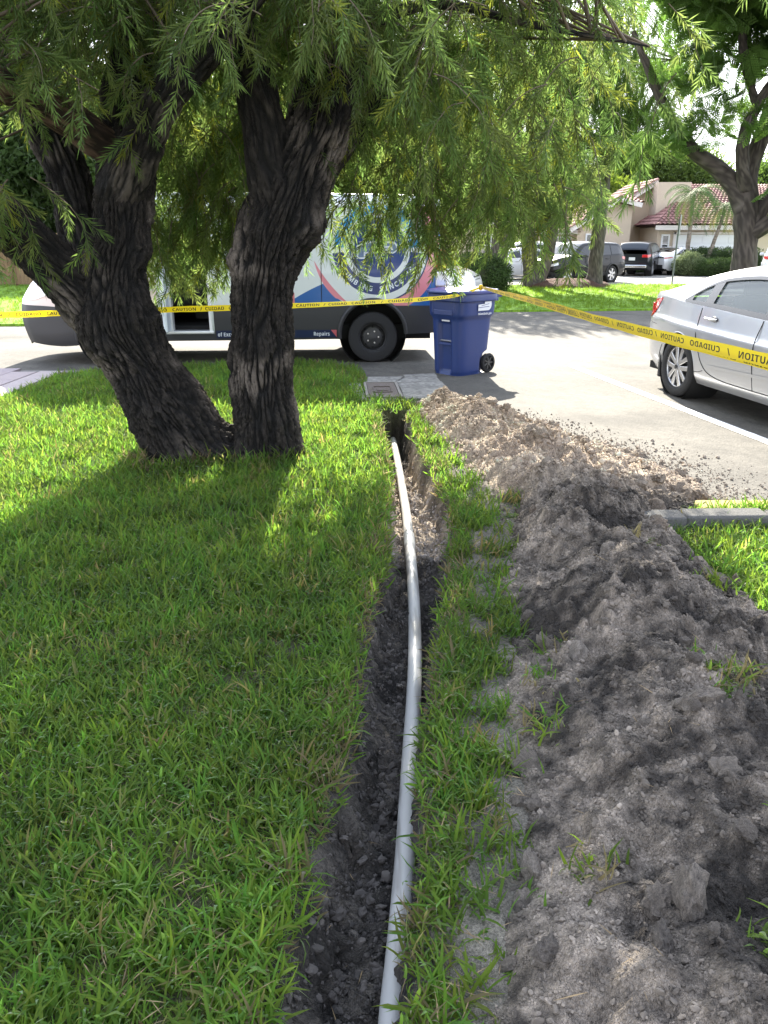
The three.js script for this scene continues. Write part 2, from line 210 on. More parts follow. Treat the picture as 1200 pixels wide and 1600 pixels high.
{
  const R = rng(77); let n = 0;
  const put = (x, d, r, m, name = 'clod') => { const h = pileH(x, d) ?? Math.max(0.004, inYard(x, d) ? yardH(x, d) : 0.004); const c = mesh(name, clodGeos[Math.floor(R() * 6)], m, heap); c.position.copy(P(x, h + r * 0.08, d)); c.rotation.set(R() * 3, R() * 6, R() * 3); c.scale.set(r * (0.8 + 0.6 * R()), r * (0.7 + 0.5 * R()), r * (0.8 + 0.6 * R())); n++; };
  // the larger lumps that stand out
  for (const [x, d, r] of [[0.98, 2.02, 0.06], [0.72, 1.38, 0.055], [0.66, 1.4, 0.045], [1.22, 2.2, 0.05], [0.95, 1.75, 0.04], [0.46, 2.05, 0.035], [0.42, 1.9, 0.03], [0.45, 1.86, 0.026], [0.40, 1.62, 0.04], [0.36, 1.52, 0.032], [0.30, 1.34, 0.024], [0.36, 1.3, 0.024], [0.62, 2.65, 0.04], [0.66, 2.75, 0.035], [0.75, 2.6, 0.04]]) put(x, d, r, clodMats[R() < 0.5 ? 0 : 3], 'clod');
  for (let i = 0; i < 120; i++) { const d = 1.1 + 3.4 * Math.pow(R(), 1.3), x = lerp(pL(d), pR(d), R()); put(x, d, 0.008 + 0.03 * R() * R(), clodMats[Math.floor(R() * 4)]); }
  for (let i = 0; i < 110; i++) { const d = 4.2 + 3.6 * R(), x = lerp(pL(d), pR(d) + 0.15, Math.pow(R(), 0.6)); put(x, d, 0.016 + 0.055 * R() * R(), sandMats[R() < 0.6 ? 0 : 1]); }
  for (const [x, d, r] of [[2.0, 4.86, 0.07], [2.12, 4.84, 0.05], [2.2, 4.8, 0.05], [1.62, 5.15, 0.06], [1.7, 5.1, 0.05], [1.95, 5.5, 0.045], [1.62, 5.95, 0.04], [1.5, 6.6, 0.045], [1.25, 7.0, 0.05], [1.45, 4.55, 0.06], [1.6, 4.2, 0.05], [1.75, 3.9, 0.06], [1.68, 3.7, 0.05], [1.5, 3.9, 0.05], [1.62, 3.55, 0.05], [1.76, 3.45, 0.04]]) put(x, d, r, sandMats[R() < 0.5 ? 0 : 1]);
  for (let v = 0; v < 4; v++) { const l = [];
    for (let i = 0; i < 15000; i++) { const near = R() < 0.66, d = near ? 1.0 + 3.4 * R() : 4.3 + 3.7 * R(); const x = lerp(pL(d) - 0.06, pR(d) + (near ? 0.03 : 0.45 * R() * R()), R()); const h = pileH(x, d) ?? (inYard(x, d) ? yardH(x, d) : 0.006); const t = inTrench(x, d); if (t > 0.0) continue; const r = (0.0024 + 0.0045 * R() * R() + 0.008 * Math.pow(R(), 9)) * (near ? 1 : 1.15) * Math.max(0.8, d / 4.2), c = soilTone(x, d, 0), k = 0.36 + 0.42 * R();
      l.push({ p: P(x, h + r * 0.3, d), q: aim(new THREE.Vector3(R() - 0.5, R() - 0.5, R() - 0.5), R() * 6), s: new THREE.Vector3(r * (0.6 + R()), r * (0.5 + 0.6 * R()), r * (0.6 + R())), c: c.map(a => Math.min(0.42, a * k)) }); }
    for (let i = 0; i < 700; i++) { const d = 4.7 + 3.2 * R(), x = pR(d) + 0.9 * R() * R(), r = 0.0025 + 0.004 * R() * R() + 0.012 * Math.pow(R(), 12), k = 0.14 + 0.2 * R(); l.push({ p: P(x, 0.006 + r * 0.3, d), q: aim(new THREE.Vector3(R() - 0.5, R() - 0.5, R() - 0.5), R() * 6), s: r, c: [k, k * 0.84, k * 0.68] }); }
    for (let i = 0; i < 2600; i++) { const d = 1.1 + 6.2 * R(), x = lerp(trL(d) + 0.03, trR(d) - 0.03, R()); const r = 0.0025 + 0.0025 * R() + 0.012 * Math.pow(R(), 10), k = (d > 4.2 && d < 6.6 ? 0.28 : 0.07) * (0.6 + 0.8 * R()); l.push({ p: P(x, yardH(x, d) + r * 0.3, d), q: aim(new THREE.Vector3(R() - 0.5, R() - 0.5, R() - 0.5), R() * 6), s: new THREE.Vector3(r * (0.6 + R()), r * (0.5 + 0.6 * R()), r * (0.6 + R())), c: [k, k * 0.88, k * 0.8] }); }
    copies('crumbs', crumbGeos[v], std([1, 1, 1], 1), l, heap); }
}
// pipe
{
  const pts = [[-0.02, 0.3], [0.0, 0.95], [0.017, 1.33], [0.034, 1.5], [0.062, 1.82], [0.092, 2.26], [0.134, 2.89], [0.155, 3.51], [0.160, 4.28], [0.157, 4.9], [0.142, 5.7], [0.117, 6.69], [0.091, 7.55]];
  const hgt = pl([[0, -0.145], [1.3, -0.14], [2, -0.13], [3, -0.12], [4.3, -0.12], [5, -0.135], [5.7, -0.16], [6.7, -0.2], [7.55, -0.25]]);
  const pipe = thing('plumbing_pipe', 'long grey white plastic pipe lying along the open trench', 'pipe');
  const pv = pts.map(([x, d]) => P(x, hgt(d), d)); const curve = new THREE.CatmullRomCurve3(pv);
  const pm = phys([0.46, 0.45, 0.43], 0.42, { bumpMap: grainTex, bumpScale: 0.0008 });
  { const seg = 160, n = 28, pos = [], col = [], idx = [], fr = curve.computeFrenetFrames(seg); const R = rng(5);
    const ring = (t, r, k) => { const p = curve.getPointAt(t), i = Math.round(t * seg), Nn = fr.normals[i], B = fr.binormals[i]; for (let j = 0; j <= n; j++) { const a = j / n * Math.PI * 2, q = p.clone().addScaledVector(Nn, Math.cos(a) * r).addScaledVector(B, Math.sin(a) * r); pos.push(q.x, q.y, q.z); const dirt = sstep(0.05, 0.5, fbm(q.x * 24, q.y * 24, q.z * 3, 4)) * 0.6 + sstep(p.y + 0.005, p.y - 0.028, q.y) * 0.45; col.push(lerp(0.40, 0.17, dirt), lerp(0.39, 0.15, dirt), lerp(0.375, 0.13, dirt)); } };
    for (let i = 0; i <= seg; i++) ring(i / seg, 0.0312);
    for (let i = seg; i >= seg - 6; i--) ring(i / seg, 0.027);
    const rows = pos.length / 3 / (n + 1); for (let i = 0; i < rows - 1; i++) for (let j = 0; j < n; j++) { const a = i * (n + 1) + j, b = a + 1, c = a + n + 1, d = c + 1; idx.push(a, b, c, b, d, c); }
    const g = new THREE.BufferGeometry(); g.setAttribute('position', new THREE.Float32BufferAttribute(pos, 3)); g.setAttribute('color', new THREE.Float32BufferAttribute(col, 3)); g.setIndex(idx); g.computeVertexNormals();
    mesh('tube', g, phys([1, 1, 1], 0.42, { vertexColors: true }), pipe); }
  // coupling: a slightly wider socket where two lengths meet
  const a = P(0.160, hgt(4.36), 4.36), b = P(0.1595, hgt(4.54), 4.54);
  mesh('coupling', [tube([a, a.clone().lerp(b, 0.5), b], 0.0355, 0.0355, 4, 24), tube([a.clone().lerp(b, -0.12), a.clone().lerp(b, -0.05), a], 0.0314, 0.0355, 3, 24), tube([b, b.clone().lerp(a, -0.03), b.clone().lerp(a, -0.06)], 0.0355, 0.0314, 3, 24)], pm, pipe);
}
// concrete slab with the meter box
{
  const slab = thing('concrete_slab', 'cracked grey concrete slab around the meter box at the trench end', 'slab'); slab.position.copy(P(0, 0, 0));
  const cm = std([0.30, 0.285, 0.26], 0.95, { map: tex(256, (u, v) => { const a = 0.75 + 0.25 * N32(u * 32, v * 32) - 0.15 * N8(u * 8, v * 8) + 0.1 * N128(u * 128, v * 128); return [a, a, a]; }, true), bumpMap: speckBump, bumpScale: 0.006 });
  const piece = p => { const s = new THREE.Shape(p.map(q => new THREE.Vector2(...q))); const g = new THREE.ExtrudeGeometry(s, { depth: 0.1, bevelEnabled: true, bevelSize: 0.008, bevelThickness: 0.008, bevelSegments: 1 }); g.rotateX(-Math.PI / 2); g.translate(0, -0.055, 0); mesh('slab_piece', g, cm, slab); };
  piece([[-0.22, 9.2], [0.10, 9.2], [0.16, 9.33], [0.24, 9.62], [-0.2, 9.6]]); piece([[0.13, 9.2], [0.19, 9.32], [0.27, 9.61], [0.66, 9.62], [0.685, 9.3], [0.35, 9.22]]);
  piece([[0.22, 8.22], [0.80, 8.2], [0.70, 9.27], [0.34, 9.19], [0.15, 9.16], [0.2, 8.85]]); piece([[0.27, 9.64], [0.67, 9.65], [0.66, 9.9], [0.26, 9.75]]);
  piece([[-0.28, 8.12], [-0.19, 8.12], [-0.28, 9.15], [-0.42, 9.1]]); piece([[-0.17, 7.9], [0.24, 7.9], [0.2, 8.18], [-0.15, 8.2]]);
  const lid = thing('meter_box_cover', 'rusty brown rectangular meter box cover set in the concrete slab', 'box cover'); lid.position.copy(P(-0.02, 0.056, 8.67)); lid.rotation.y = 0.06;
  const im = std([0.13, 0.105, 0.09], 0.7, { metalness: 0.3, bumpMap: speckBump, bumpScale: 0.004 });
  mesh('frame', [box(0.40, 0.03, 0.03, 0, 0, 0.45), box(0.40, 0.03, 0.03, 0, 0, -0.45), box(0.03, 0.03, 0.87, -0.185, 0, 0), box(0.03, 0.03, 0.87, 0.185, 0, 0)], std([0.2, 0.18, 0.16], 0.8), lid);
  mesh('cover', box(0.33, 0.026, 0.86, 0, -0.004, 0, 0.004), im, lid);
  mesh('handle_plate', [box(0.2, 0.012, 0.012, 0, 0.013, 0.2), box(0.2, 0.012, 0.012, 0, 0.013, -0.14), box(0.012, 0.012, 0.33, -0.1, 0.013, 0.03), box(0.012, 0.012, 0.33, 0.1, 0.013, 0.03), box(0.13, 0.01, 0.16, 0, 0.012, 0.03)], im, lid);
}
// kerb and yellow kerb on the right
{
  const cm = std([0.19, 0.185, 0.175], 0.95, { bumpMap: soilBump, bumpScale: 0.02 });
  const k = thing('kerb', 'weathered grey concrete kerb blocks between grass and car park', 'kerb'); k.userData.kind = 'structure';
  const blk = (x0, x1, d, h, r) => { const g = new RoundedBoxGeometry(x1 - x0, 0.3, 0.16, 10, r); const p = g.attributes.position; for (let i = 0; i < p.count; i++) p.setY(i, p.getY(i) + 0.014 * noise(p.getX(i) * 7 + x0, p.getY(i) * 9, p.getZ(i) * 12)); g.computeVertexNormals(); const m = mesh('kerb_block', g, cm, k); m.position.copy(P((x0 + x1) / 2, h - 0.15, d)); m.rotation.y = -0.03; };
  blk(1.2, 1.78, 4.26, 0.125, 0.012); blk(1.79, 2.28, 4.28, 0.13, 0.018); blk(2.31, 3.0, 4.3, 0.11, 0.014); blk(3.02, 4.2, 4.33, 0.12, 0.02); blk(4.22, 5.6, 4.36, 0.12, 0.02);
  const y = thing('yellow_kerb', 'worn yellow painted kerb strip facing the parking bay', 'kerb'); y.userData.kind = 'structure';
  const ym = std([0.5, 0.38, 0.15], 0.9, { map: tex(256, (u, v) => { const a = N32(u * 32, v * 32) * 0.5 + N128(u * 128, v * 128) * 0.5; return a > 0.66 ? [0.8, 0.85, 1] : [1, 1, 0.95]; }, true), bumpMap: soilBump, bumpScale: 0.008 });
  const s = mesh('strip', box(3.6, 0.13, 0.2, 3.82, 0, 0, 0.03), ym, y); s.position.copy(P(0, 0.0, 4.62)); 
  const ln = (x0, d0, x1, d1, w, name, label) => { const a = P(x0, 0.009, d0), b = P(x1, 0.009, d1), dx = b.x - a.x, dz = b.z - a.z, l = Math.hypot(dx, dz), nx = -dz / l * w / 2, nz = dx / l * w / 2; const g = grid(60, 2, (u, v) => [lerp(a.x, b.x, u) + nx * (2 * v - 1) * (1 + 0.12 * noise(u * 60, v)), 0.009, lerp(a.z, b.z, u) + nz * (2 * v - 1) * (1 + 0.12 * noise(u * 60, v + 4)), u * l, v * w]); return struct(name, g, std([0.85, 0.84, 0.8], 0.8, { map: tex(256, (u, v) => { const a = N32(u * 32, v * 32) * 0.4 + N128(u * 128, v * 128) * 0.6; const k = a > 0.7 ? 0.72 : 1; return [k, k, k]; }, true), side: THREE.DoubleSide })); };
  tag(ln(2.66, 10.75, 3.55, 5.3, 0.125, 'parking_line'), 'white painted line beside the silver sedan bay', 'parking line');
}
// paved drive at the left edge
{
  const dr = thing('paved_driveway', 'pale lilac grey paved driveway at the left edge of the lawn', 'driveway'); dr.userData.kind = 'structure'; const R = rng(9);
  mesh('bed', box(6, 0.02, 5.2, -7.05, 0.012, -7.7), std([0.16, 0.15, 0.14], 1), dr);
  const pm = [[0.36, 0.30, 0.305], [0.32, 0.265, 0.28], [0.40, 0.34, 0.335]].map(c => std(c, 0.9, { bumpMap: speckBump, bumpScale: 0.004 }));
  for (let i = 0; i < 9; i++) for (let j = 0; j < 8; j++) { const m = mesh('paver', box(0.33, 0.06, 0.6, 0, 0, 0, 0.008), pm[Math.floor(R() * 3)], dr); m.position.copy(P(-4.72 - i * 0.345, 0.02 + R() * 0.004, 5.4 + j * 0.615 + (i % 2) * 0.3)); m.rotation.y = 0.0; }
  for (let j = 0; j < 14; j++) { const m = mesh('edge_paver', box(0.3, 0.06, 0.34, 0, 0, 0, 0.008), pm[2], dr); m.position.copy(P(-4.38, 0.024, 5.3 + j * 0.352)); }
}
// ---------- grass ----------
function tuftGeo(seed, n, L, W, spread) { const R = rng(seed), pos = [], idx = []; let k = 0;
  for (let i = 0; i < n; i++) { const az = R() * 6.283, lean = spread * (0.25 + 0.9 * R()), l = L * (0.5 + 0.8 * R()), w = W * (0.7 + 0.6 * R()), bx = (R() - 0.5) * 0.13, bz = (R() - 0.5) * 0.13, dx = Math.cos(az), dz = Math.sin(az), sx = -dz, sz = dx; let x = bx, y = -0.01, z = bz, a = lean * 0.3;
    const seg = 3; for (let s = 0; s <= seg; s++) { const t = s / seg, ww = w * (s === seg ? 0 : (1 - 0.45 * t)) / 2; if (s < seg) { pos.push(x + sx * ww, y, z + sz * ww, x - sx * ww, y, z - sz * ww); } else pos.push(x, y, z); a += lean * 0.75; x += dx * Math.sin(a) * l / seg; z += dz * Math.sin(a) * l / seg; y += Math.cos(a) * l / seg; }
    idx.push(k, k + 1, k + 2, k + 1, k + 3, k + 2, k + 2, k + 3, k + 4, k + 3, k + 5, k + 4, k + 4, k + 5, k + 6); k += 7; }
  const g = new THREE.BufferGeometry(); g.setAttribute('position', new THREE.Float32BufferAttribute(pos, 3)); g.setIndex(idx); g.computeVertexNormals(); return g; }
const tufts = [tuftGeo(1, 11, 0.095, 0.0085, 0.7), tuftGeo(2, 11, 0.08, 0.0078, 0.95), tuftGeo(3, 9, 0.115, 0.009, 0.6), tuftGeo(4, 13, 0.065, 0.0065, 1.1)];
const grassMat = leafMat([1, 1, 1], 0.78, 0.0);
const bases = [[-1.62, 5.75, 0.34], [-1.3, 5.9, 0.3], [-1.05, 5.85, 0.34]];
function grassTone(R, x, d) { const n = fbm(x * 1.3, d * 1.3, 90, 3), dry = sstep(0.15, 0.6, fbm(x * 2.1 + 5, d * 2.1, 70, 3)); const r = R(); if (r < 0.03 + 0.10 * dry) return [0.28 + 0.1 * R(), 0.25 + 0.08 * R(), 0.10];
  const k = 0.8 + 0.5 * R() + 0.4 * n; return [(0.116 + 0.072 * R()) * k, (0.235 + 0.045 * R()) * k, (0.022 + 0.018 * R()) * k]; }
{
  const R = rng(123), lists = [[], [], [], []];
  const add = (x, d, s, c, v) => { lists[v ?? Math.floor(R() * 4)].push({ p: P(x, yardH(x, d), d), q: aim(new THREE.Vector3((R() - 0.5) * 0.5, 1, (R() - 0.5) * 0.5), R() * 6.28), s, c: c ?? grassTone(R, x, d) }); };
  const free = (x, d) => inYard(x, d) && inTrench(x, d) < -0.045 && !bases.some(b => Math.hypot(x - b[0], d - b[1]) < b[2] * 0.85);
  const area = (x0, x1, d0, d1, n, smin, smax) => { for (let i = 0; i < n; i++) { const x = lerp(x0, x1, R()), d = lerp(d0, d1, R()); if (x < -0.62 * d - 0.6 || x > 0.62 * d + 0.6 || !free(x, d)) continue; const p = pileH(x, d); if (p !== null && p > yardH(x, d) + 0.012) continue;
      const bare = fbm(x * 1.7 + 20, d * 1.7, 14, 3); if (bare < -0.42 && R() < 0.6) continue; if (x > trR(d) && x < 1.0 && fbm(x * 4, d * 4, 55, 2) < 0.14 && R() < 0.9) continue; add(x, d, lerp(smin, smax, R())); } };
  area(-2.2, 2.2, 0.9, 3.2, 16000, 0.65, 1.05); area(-3.6, 3.4, 3.2, 5.2, 15000, 0.8, 1.2); area(-5.2, 4.2, 5.2, 7.6, 17000, 0.85, 1.25); area(-5, 1, 7.6, 11.2, 11500, 0.8, 1.25);
  // ragged fringe along the cut, around the trunks and in the kerb gap
  for (let i = 0; i < 1500; i++) { const d = 1.0 + 6.4 * R(), left = R() < 0.55, e = left ? trL(d) - 0.045 - 0.06 * R() * R() : trR(d) + 0.04 + 0.05 * R() * R(); add(e, d, 0.55 + 0.55 * R(), R() < 0.22 ? [0.24, 0.2, 0.1] : undefined); }
  for (let i = 0; i < 420; i++) { const d = 1.1 + 5.6 * Math.pow(R(), 1.3), left = R() < 0.6, e = left ? trL(d) - 0.012 : trR(d) + 0.012; lists[i % 4].push({ p: P(e, 0.02, d), q: aim(new THREE.Vector3((left ? 1 : -1) * (0.5 + 0.7 * R()), 0.7, (R() - 0.5) * 0.8), R() * 6.28), s: 0.5 + 0.55 * R(), c: R() < 0.3 ? [0.25, 0.2, 0.1] : grassTone(R, e, d) }); }
  for (let i = 0; i < 760; i++) { const b = bases[i % 3], a = R() * 6.28, r = b[2] * (0.86 + 0.28 * R()), x = b[0] + Math.cos(a) * r, d = b[1] + Math.sin(a) * r; if (free(x, d)) add(x, d, 1.0 + 0.8 * R(), R() < 0.35 ? [0.26, 0.2, 0.1] : undefined); }
  for (let i = 0; i < 420; i++) { const x = 1.95 + 1.9 * R(), d = 4.4 + 0.13 * R(); lists[i % 4].push({ p: P(x, 0.03, d), q: aim(new THREE.Vector3((R() - 0.5), 1, (R() - 0.5)), R() * 6.28), s: 0.7 + 0.7 * R(), c: grassTone(R, x, d) }); }
  // sprigs poking out of the heap
  for (const [x, d, n] of [[0.70, 2.72, 5], [0.60, 2.5, 5], [1.18, 2.25, 16], [1.2, 2.45, 12], [0.86, 1.22, 10], [1.05, 1.35, 14], [1.0, 1.28, 12], [0.5, 1.55, 5], [1.38, 3.72, 5], [1.55, 3.3, 8], [0.56, 2.2, 7], [1.08, 1.5, 8]]) for (let i = 0; i < n; i++) { const a = x + (R() - 0.5) * 0.12, b = d + (R() - 0.5) * 0.12, h = pileH(a, b) ?? yardH(a, b); lists[i % 4].push({ p: P(a, h, b), q: aim(new THREE.Vector3((R() - 0.5) * 1.2, 1, (R() - 0.5) * 1.2), R() * 6.28), s: 0.6 + 0.5 * R(), c: R() < 0.3 ? [0.3, 0.25, 0.12] : grassTone(R, a, b) }); }
  const g = thing('grass', 'thick green lawn grass around the tree and along the trench', 'grass'); g.userData.kind = 'stuff';
  lists.forEach((l, v) => copies('blades', tufts[v], grassMat, l, g));
  // fallen leaves, straw and roots on lawn and soil
  const lit = []; const straw = leafQuads([{ b: new THREE.Vector3(-0.05, 0, 0), d: new THREE.Vector3(1, 0.05, 0), l: 0.1, w: 0.004, n: new THREE.Vector3(0, 0, 1) }]);
  for (let i = 0; i < 1500; i++) { const d = 1.0 + 6.5 * R() * R(), x = lerp(-0.55 * d, 0.5 * d, R()); if (!inYard(x, d)) continue; const p = pileH(x, d), y = yardH(x, d); const h = Math.max(p ?? -1, y) + (p !== null && p > y ? 0.006 : inTrench(x, d) > 0 ? 0.008 : 0.035); if ((inTrench(x, d) > -0.02 || (p !== null && p > y)) && R() < 0.86) continue; const k = 0.5 + 0.8 * R(); lit.push({ p: P(x, h, d), q: new THREE.Quaternion().setFromEuler(new THREE.Euler((R() - 0.5) * 0.7, R() * 6, (R() - 0.5) * 0.7)), s: 0.3 + 0.6 * R(), c: [0.24 * k, 0.17 * k, 0.09 * k] }); }
  for (let i = 0; i < 900; i++) { const d = 1.0 + 6.3 * R(), left = R() < 0.5, e = left ? trL(d) + 0.012 : trR(d) - 0.012, k = 0.4 + 0.8 * R(); lit.push({ p: P(e + (R() - 0.5) * 0.03, 0.02 - 0.09 * R(), d), q: aim(new THREE.Vector3(R() - 0.5, R() * 0.4, R() - 0.5), R() * 6).multiply(new THREE.Quaternion().setFromEuler(new THREE.Euler(0, 0, 1.4 + (R() - 0.5) * 0.9))), s: 0.3 + 0.8 * R() * R(), c: [0.2 * k, 0.14 * k, 0.08 * k] }); }
  copies('dry_litter', straw, std([1, 1, 1], 0.9, { side: THREE.DoubleSide }), lit, null, 'dry straw and fallen leaf scraps scattered over lawn and soil', 'litter');
}
// ---------- the weeping tree ----------
function barkLimb(pts, segL, segA, amp, seed, o = {}) {       // pts: [x,h,d,r]
  const cv = new THREE.CatmullRomCurve3(pts.map(p => P(p[0], p[1], p[2])), false, 'centripetal'), len = cv.getLength(), fr = cv.computeFrenetFrames(segL);
  const cum = [0]; for (let i = 1; i < pts.length; i++) cum.push(cum[i - 1] + P(...pts[i]).distanceTo(P(...pts[i - 1]))); const rad = pl(pts.map((p, i) => [cum[i] / cum[cum.length - 1], p[3]]));
  const pos = [], col = [], uv = [], idx = []; const q = new THREE.Vector3();
  let Nv = fr.normals[0].clone();
  for (let i = 0; i <= segL; i++) { const t = i / segL, p = cv.getPointAt(t), T = cv.getTangentAt(t); Nv.addScaledVector(T, -Nv.dot(T)).normalize(); const B = new THREE.Vector3().crossVectors(T, Nv); const r0 = rad(t);
    for (let j = 0; j <= segA; j++) { const a = j / segA * Math.PI * 2, ca = Math.cos(a), sa = Math.sin(a), L = t * len;
      const f = o.f ?? 30, wv = 0.28 * noise(ca * 1.5, sa * 1.5, L * 2 + seed), cx = Math.cos(a + wv * 0.6) * r0 * f, sx = Math.sin(a + wv * 0.6) * r0 * f;
      const n1 = Math.abs(noise(cx, sx, L * (o.lf ?? 3.4) + seed * 7)), n2 = Math.abs(noise(cx * 2.1, sx * 2.1, L * 6 + seed * 3)); const ridge = clamp(Math.min(n1 * 3.4, 0.55 + n2 * 2.6));
      const lump = fbm(ca * 1.2 + seed, sa * 1.2, L * 2.2, 3), fl = o.flare ? o.flare * Math.pow(clamp(1 - L / 0.4), 2) * (1 + 0.8 * Math.sin(a * 5 + seed)) : 0;
      let r = r0 * (1 + 0.16 * lump + fl) + amp * (ridge - 0.5) + amp * 0.3 * noise(cx * 5, sx * 5, L * 40);
      let bu = 0; if (o.bumps) { q.copy(p).addScaledVector(Nv, ca * r0).addScaledVector(B, sa * r0); for (const e of o.bumps) bu += e[4] * Math.exp(-((q.x - e[0]) ** 2 + (q.y - e[1]) ** 2 + (q.z + e[2]) ** 2) / (e[3] * e[3])); } r += bu * (1 + 0.5 * noise(ca * 3, sa * 3, L * 9));
      q.copy(p).addScaledVector(Nv, ca * r).addScaledVector(B, sa * r); pos.push(q.x, q.y, q.z); uv.push(a * r0 * 3, L * 3);
      const pale = sstep(0.05, 0.6, fbm(q.x * 2.5, q.y * 2.5, q.z * 2.5 + seed, 3)), k = sstep(0.3, 0.95, ridge), lo = o.lo ?? [0.0045, 0.0036, 0.003], hi = o.hi ?? [0.026, 0.0205, 0.016], hp = o.hp ?? [0.25, 0.21, 0.175];
      for (let c = 0; c < 3; c++) col.push(lerp(lo[c], lerp(hi[c], hp[c], pale * 0.7 + 0.15 * noise(q.x * 30, q.y * 30, q.z * 30)), k)); } }
  for (let i = 0; i < segL; i++) for (let j = 0; j < segA; j++) { const a = i * (segA + 1) + j, b = a + 1, d = a + segA + 1, e = d + 1; idx.push(a, b, d, b, e, d); }
  const g = new THREE.BufferGeometry(); g.setAttribute('position', new THREE.Float32BufferAttribute(pos, 3)); g.setAttribute('color', new THREE.Float32BufferAttribute(col, 3)); g.setAttribute('uv', new THREE.Float32BufferAttribute(uv, 2)); g.setIndex(idx); g.computeVertexNormals();
  g.userData = {}; return Object.assign(g, { curve: cv, rad });
}
const barkMat = std([1, 1, 1], 0.88, { vertexColors: true, bumpMap: tex(512, (u, v) => { const a = N128(u * 128, v * 16) * 0.5 + N32(u * 32, v * 4) * 0.3 + N512(u * 512, v * 64) * 0.3; return [a, a, a]; }), bumpScale: 0.03 });
const wt = thing('weeping_tree', 'big weeping tree with black furrowed twin trunks on the front lawn', 'tree');
const limbs = [];
function limb(name, pts, sl, sa, amp, seed, o) { const g = barkLimb(pts, sl, sa, amp, seed, o); mesh(name, g, barkMat, wt); limbs.push(g); return g; }
limb('trunk', [[-1.40, -0.08, 5.9, 0.37], [-1.53, 0.10, 5.87, 0.335], [-1.68, 0.42, 5.82, 0.30], [-1.84, 0.80, 5.76, 0.24], [-1.96, 1.12, 5.7, 0.255], [-1.93, 1.42, 5.7, 0.215], [-1.86, 1.68, 5.72, 0.18], [-1.82, 1.98, 5.75, 0.175], [-1.77, 2.3, 5.8, 0.19], [-1.66, 2.8, 5.9, 0.16], [-1.5, 3.5, 6.1, 0.11], [-1.3, 4.6, 6.3, 0.05]], 430, 240, 0.044, 1, { flare: 0.14, bumps: [[-1.62, 1.2, 5.6, 0.16, 0.10], [-1.62, 1.6, 5.66, 0.1, 0.09], [-1.95, 1.1, 5.5, 0.2, 0.05]] });
limb('trunk', [[-0.94, -0.08, 5.9, 0.335], [-0.93, 0.12, 5.88, 0.26], [-0.935, 0.5, 5.85, 0.225], [-0.92, 0.95, 5.82, 0.215], [-0.88, 1.35, 5.8, 0.205], [-0.80, 1.68, 5.8, 0.235], [-0.66, 1.98, 5.8, 0.225], [-0.5, 2.3, 5.82, 0.2], [-0.36, 2.7, 5.85, 0.205], [-0.26, 3.2, 5.9, 0.19], [-0.12, 4.0, 6.0, 0.13], [0.1, 5.2, 6.2, 0.05]], 430, 230, 0.044, 2, { flare: 0.12, bumps: [[-0.5, 1.74, 5.7, 0.15, 0.12], [-0.44, 1.6, 5.75, 0.09, 0.07], [-1.05, 1.5, 5.7, 0.1, 0.05]] });
limb('limb', [[-2.02, 1.12, 5.72, 0.22], [-2.28, 1.45, 5.62, 0.175], [-2.52, 1.74, 5.5, 0.15], [-2.85, 1.98, 5.35, 0.135], [-3.4, 2.25, 5.1, 0.11], [-4.0, 2.7, 4.9, 0.07]], 130, 110, 0.034, 3);
limb('limb', [[-2.08, 1.3, 5.8, 0.2], [-2.22, 1.7, 5.95, 0.16], [-2.34, 2.15, 6.1, 0.145], [-2.55, 2.6, 6.25, 0.14], [-2.9, 3.3, 6.5, 0.1], [-3.3, 4.2, 6.7, 0.05]], 130, 100, 0.034, 4);
limb('limb', [[-1.85, 1.95, 5.7, 0.15], [-1.6, 2.25, 5.5, 0.13], [-1.35, 2.5, 5.3, 0.11], [-1.0, 2.75, 5.1, 0.09], [-0.5, 3.1, 4.7, 0.05]], 80, 70, 0.022, 5);
limb('limb', [[-0.72, 1.75, 5.8, 0.19], [-0.78, 2.1, 5.72, 0.16], [-0.82, 2.5, 5.65, 0.14], [-0.95, 3.0, 5.55, 0.11], [-1.2, 3.8, 5.4, 0.06]], 90, 80, 0.026, 6);
limb('limb', [[-0.62, 1.85, 5.9, 0.17], [-0.42, 2.25, 6.2, 0.13], [0.0, 2.75, 6.6, 0.09], [0.5, 3.6, 7.0, 0.045], [1.1, 4.4, 7.3, 0.02]], 80, 60, 0.02, 7);
limb('limb', [[-0.3, 2.95, 5.85, 0.05], [0.3, 3.12, 5.8, 0.032], [1.0, 3.0, 5.8, 0.02], [1.8, 2.9, 5.9, 0.006]], 70, 24, 0.003, 8);
limb('limb', [[-1.8, 2.2, 5.8, 0.12], [-2.1, 2.45, 5.3, 0.1], [-2.5, 2.6, 4.8, 0.08], [-2.9, 2.85, 4.2, 0.04]], 70, 50, 0.016, 9, { lo: [0.05, 0.03, 0.02], hi: [0.2, 0.12, 0.075], hp: [0.26, 0.17, 0.11] });
